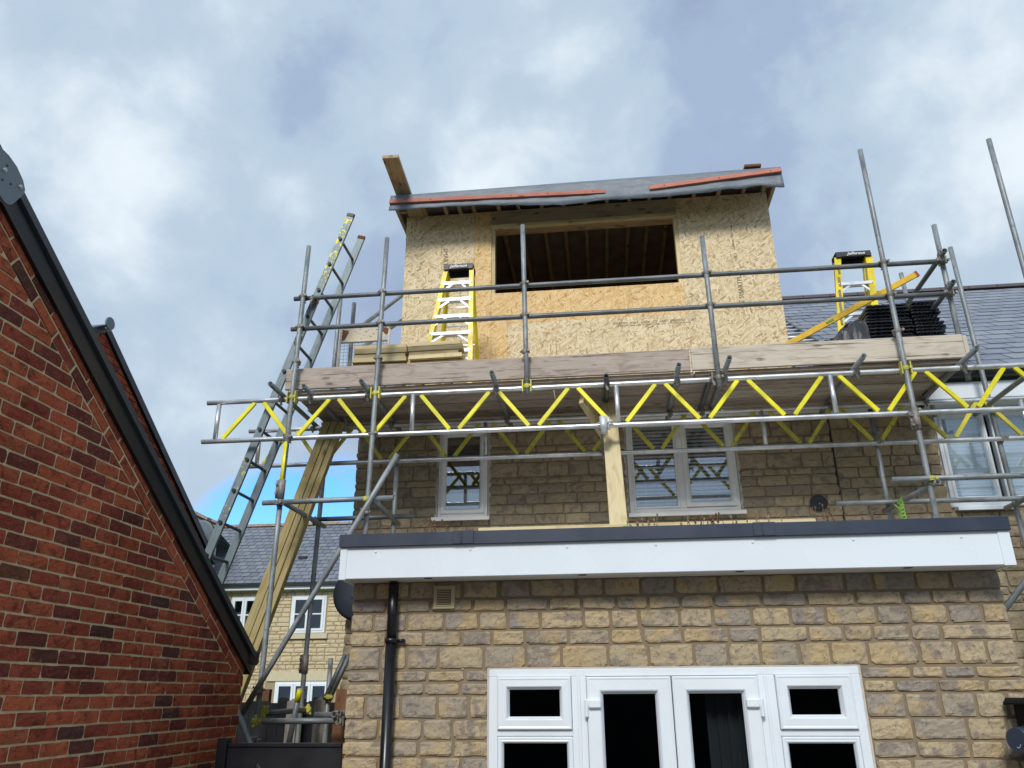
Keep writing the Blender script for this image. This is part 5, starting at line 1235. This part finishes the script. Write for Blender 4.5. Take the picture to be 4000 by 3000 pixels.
m = MB(0); m.box((HX-5, 8.0, V2-.02), (HX+.06, 8.16, V2+.07)); m.build('ridge_tile', 'stone_cast', hb, bevel=.04)

# ------------------------------------------------------------------ far terrace beyond the fence
FY_ = 26.0
ft = thing('far_terrace', (-11, FY_, -.3), 'pale stone terrace with grey slate roof seen between brick wall and extension', 'house')
F = frame3((0, FY_, 0), (1, 0, 0), (0, 0, 1))
WF = [(-10.42, -9.22, 3.55, 4.74), (-12.55, -11.60, 3.55, 4.74), (-10.72, -8.90, .55, 2.04)]
m = MB(0); slab(m, F, -16, -4, -.3, 4.98, -.3, 0, WF); m.build('wall', 'mortar_far', ft)
holes = [(-10.46, -9.18, 3.34, 4.76), (-12.6, -11.55, 3.34, 4.76), (-11.05, -8.55, .5, 2.37)]
stone_wall(ft, F, -14, -4, courses(-.3, 4.95, (.07, .10, .12, .15), .028, 9), holes, 'stone_far', (.22, .5), .035, .022, .01, 3, 2, .01, seed=11)
def far_win(x0, x1, z0, z1, n, bar=True):
    m = MB(0); m.frame(x0, x1, z0, z1, .06, FY_-.03, FY_+.05); w = m.build('window', 'upvc_white', ft); st = (x1-x0-.12)/n
    for k in range(n):
        a = x0+.06+k*st; m = MB(0); m.frame(a+.005, a+st-.005, z0+.06, z1-.06, .075, FY_-.05, FY_+.03); m.build('sash', 'upvc_white', w)
        if bar: m = MB(0); m.box((a+.08, FY_-.045, (z0+z1)/2-.02), (a+st-.08, FY_-.01, (z0+z1)/2+.02)); m.build('glazing_bar', 'upvc_white', w)
        m = MB(0); m.box((a+.08, FY_, z0+.13), (a+st-.08, FY_+.01, z1-.13)); m.build('pane', 'glass_clear', w)
    m = MB(0); m.box((x0-.4, FY_+.31, z0-.4), (x1+.4, FY_+.33, z1+.35)); m.build('room_back', 'room_dark', w)
far_win(-10.42, -9.22, 3.55, 4.74, 2); far_win(-12.55, -11.60, 3.55, 4.74, 2); far_win(-10.72, -8.90, .55, 2.04, 3, False)
for a, b in ((-10.52, -9.10), (-12.65, -11.5)): m = MB(0); m.box((a, FY_-.10, 3.36), (b, FY_+.0, 3.53)); m.build('sill', 'stone_cast', ft)
m = MB(0); m.box((-11.02, FY_-.05, 2.06), (-8.58, FY_, 2.36)); m.build('lintel', 'stone_cast', ft)
m = MB(0); m.box((-14, FY_-.30, 4.93), (-4, FY_-.0, 5.03)); m.build('soffit', 'upvc_white', ft)
m = MB(0); m.box((-14, FY_-.38, 5.03), (-4, FY_-.26, 5.15)); m.build('gutter', 'black_plastic', ft)
slates(ft, -16, -4, FY_-.3, 5.12, 29.1, 7.80, .30, .25, None, 300, 4, .012)
m = MB(0); m.add([(-16, FY_-.3, 5.09), (-4, FY_-.3, 5.09), (-4, 29.1, 7.78), (-16, 29.1, 7.78)], [(0, 1, 2, 3)]); m.add([(-16, 29.1, 7.78), (-4, 29.1, 7.78), (-4, 32, 5), (-16, 32, 5)], [(0, 1, 2, 3)]); m.build('roof', 'roof_felt', ft)
for k in range(26):
    x = -16+k*.455; m = MB(); m.poly([(x, 29.1-.15*math.cos(a), 7.76+.13*math.sin(a)) for a in [PI*q/6 for q in range(7)]], (1, 0, 0), .44); m.build('ridge_tile', 'ridge_tile', ft)
m = MB(0); m.box((-10.72+.0, 26.9, 6.12), (-10.42, 27.05, 6.22)); m.build('roof_vent', 'black_plastic', ft)
m = MB(0); m.beam((-13.72, 26.4, 7.15), (-13.35, 25.75, 5.6), .22, .05, (0, -.6, .8)); m.build('flashing', 'lead_white', ft)
# cross roof to its left
cr_ = thing('far_house', (-14.5, 24, -.3), 'far slate roofed house with tan coping left of the terrace', 'house')
m = MB(0); m.add([(-17, 25.2, 8.90), (-13.35, 25.2, 7.22), (-12.4, 23.4, 4.5), (-15.8, 23.4, 4.5), (-17, 28, 8.0), (-13.35, 28, 6.4)], [(0, 1, 2, 3), (0, 4, 5, 1)]); m.build('roof', 'slate_far', cr_)
m = MB(0); m.poly([(-15.5, 29.30, 8.16), (-14.40, 29.30, 7.68), (-14.4, 29.30, 7.0), (-15.5, 29.30, 7.0)], (0, 1, 0), .3); m.build('roof_return', 'slate_far', cr_)
A, B = Vector((-17, 25.15, 8.95)), Vector((-13.30, 25.15, 7.24))
for k in range(9): m = MB(); m.beam(A.lerp(B, k/9), A.lerp(B, (k+.96)/9), .3, .09, (0, 0, 1)); m.build('coping_tile', 'ridge_tile', cr_)
A, B = Vector((-15.5, 29.3, 8.19)), Vector((-14.3, 29.3, 7.68))
for k in range(3): m = MB(); m.beam(A.lerp(B, k/3), A.lerp(B, (k+.96)/3), .3, .09, (0, 0, 1)); m.build('coping_tile', 'ridge_tile', cr_)
m = MB(0); m.box((-17.5, 25.3, -.3), (-14.1, 27.5, 4.6)); m.build('wall', 'mortar_far', cr_)
dish((-9.66, 18.0, 5.30), .33, (.25, .93, .25), 'small grey satellite dish peeping from behind the black verge', 'dish_light')
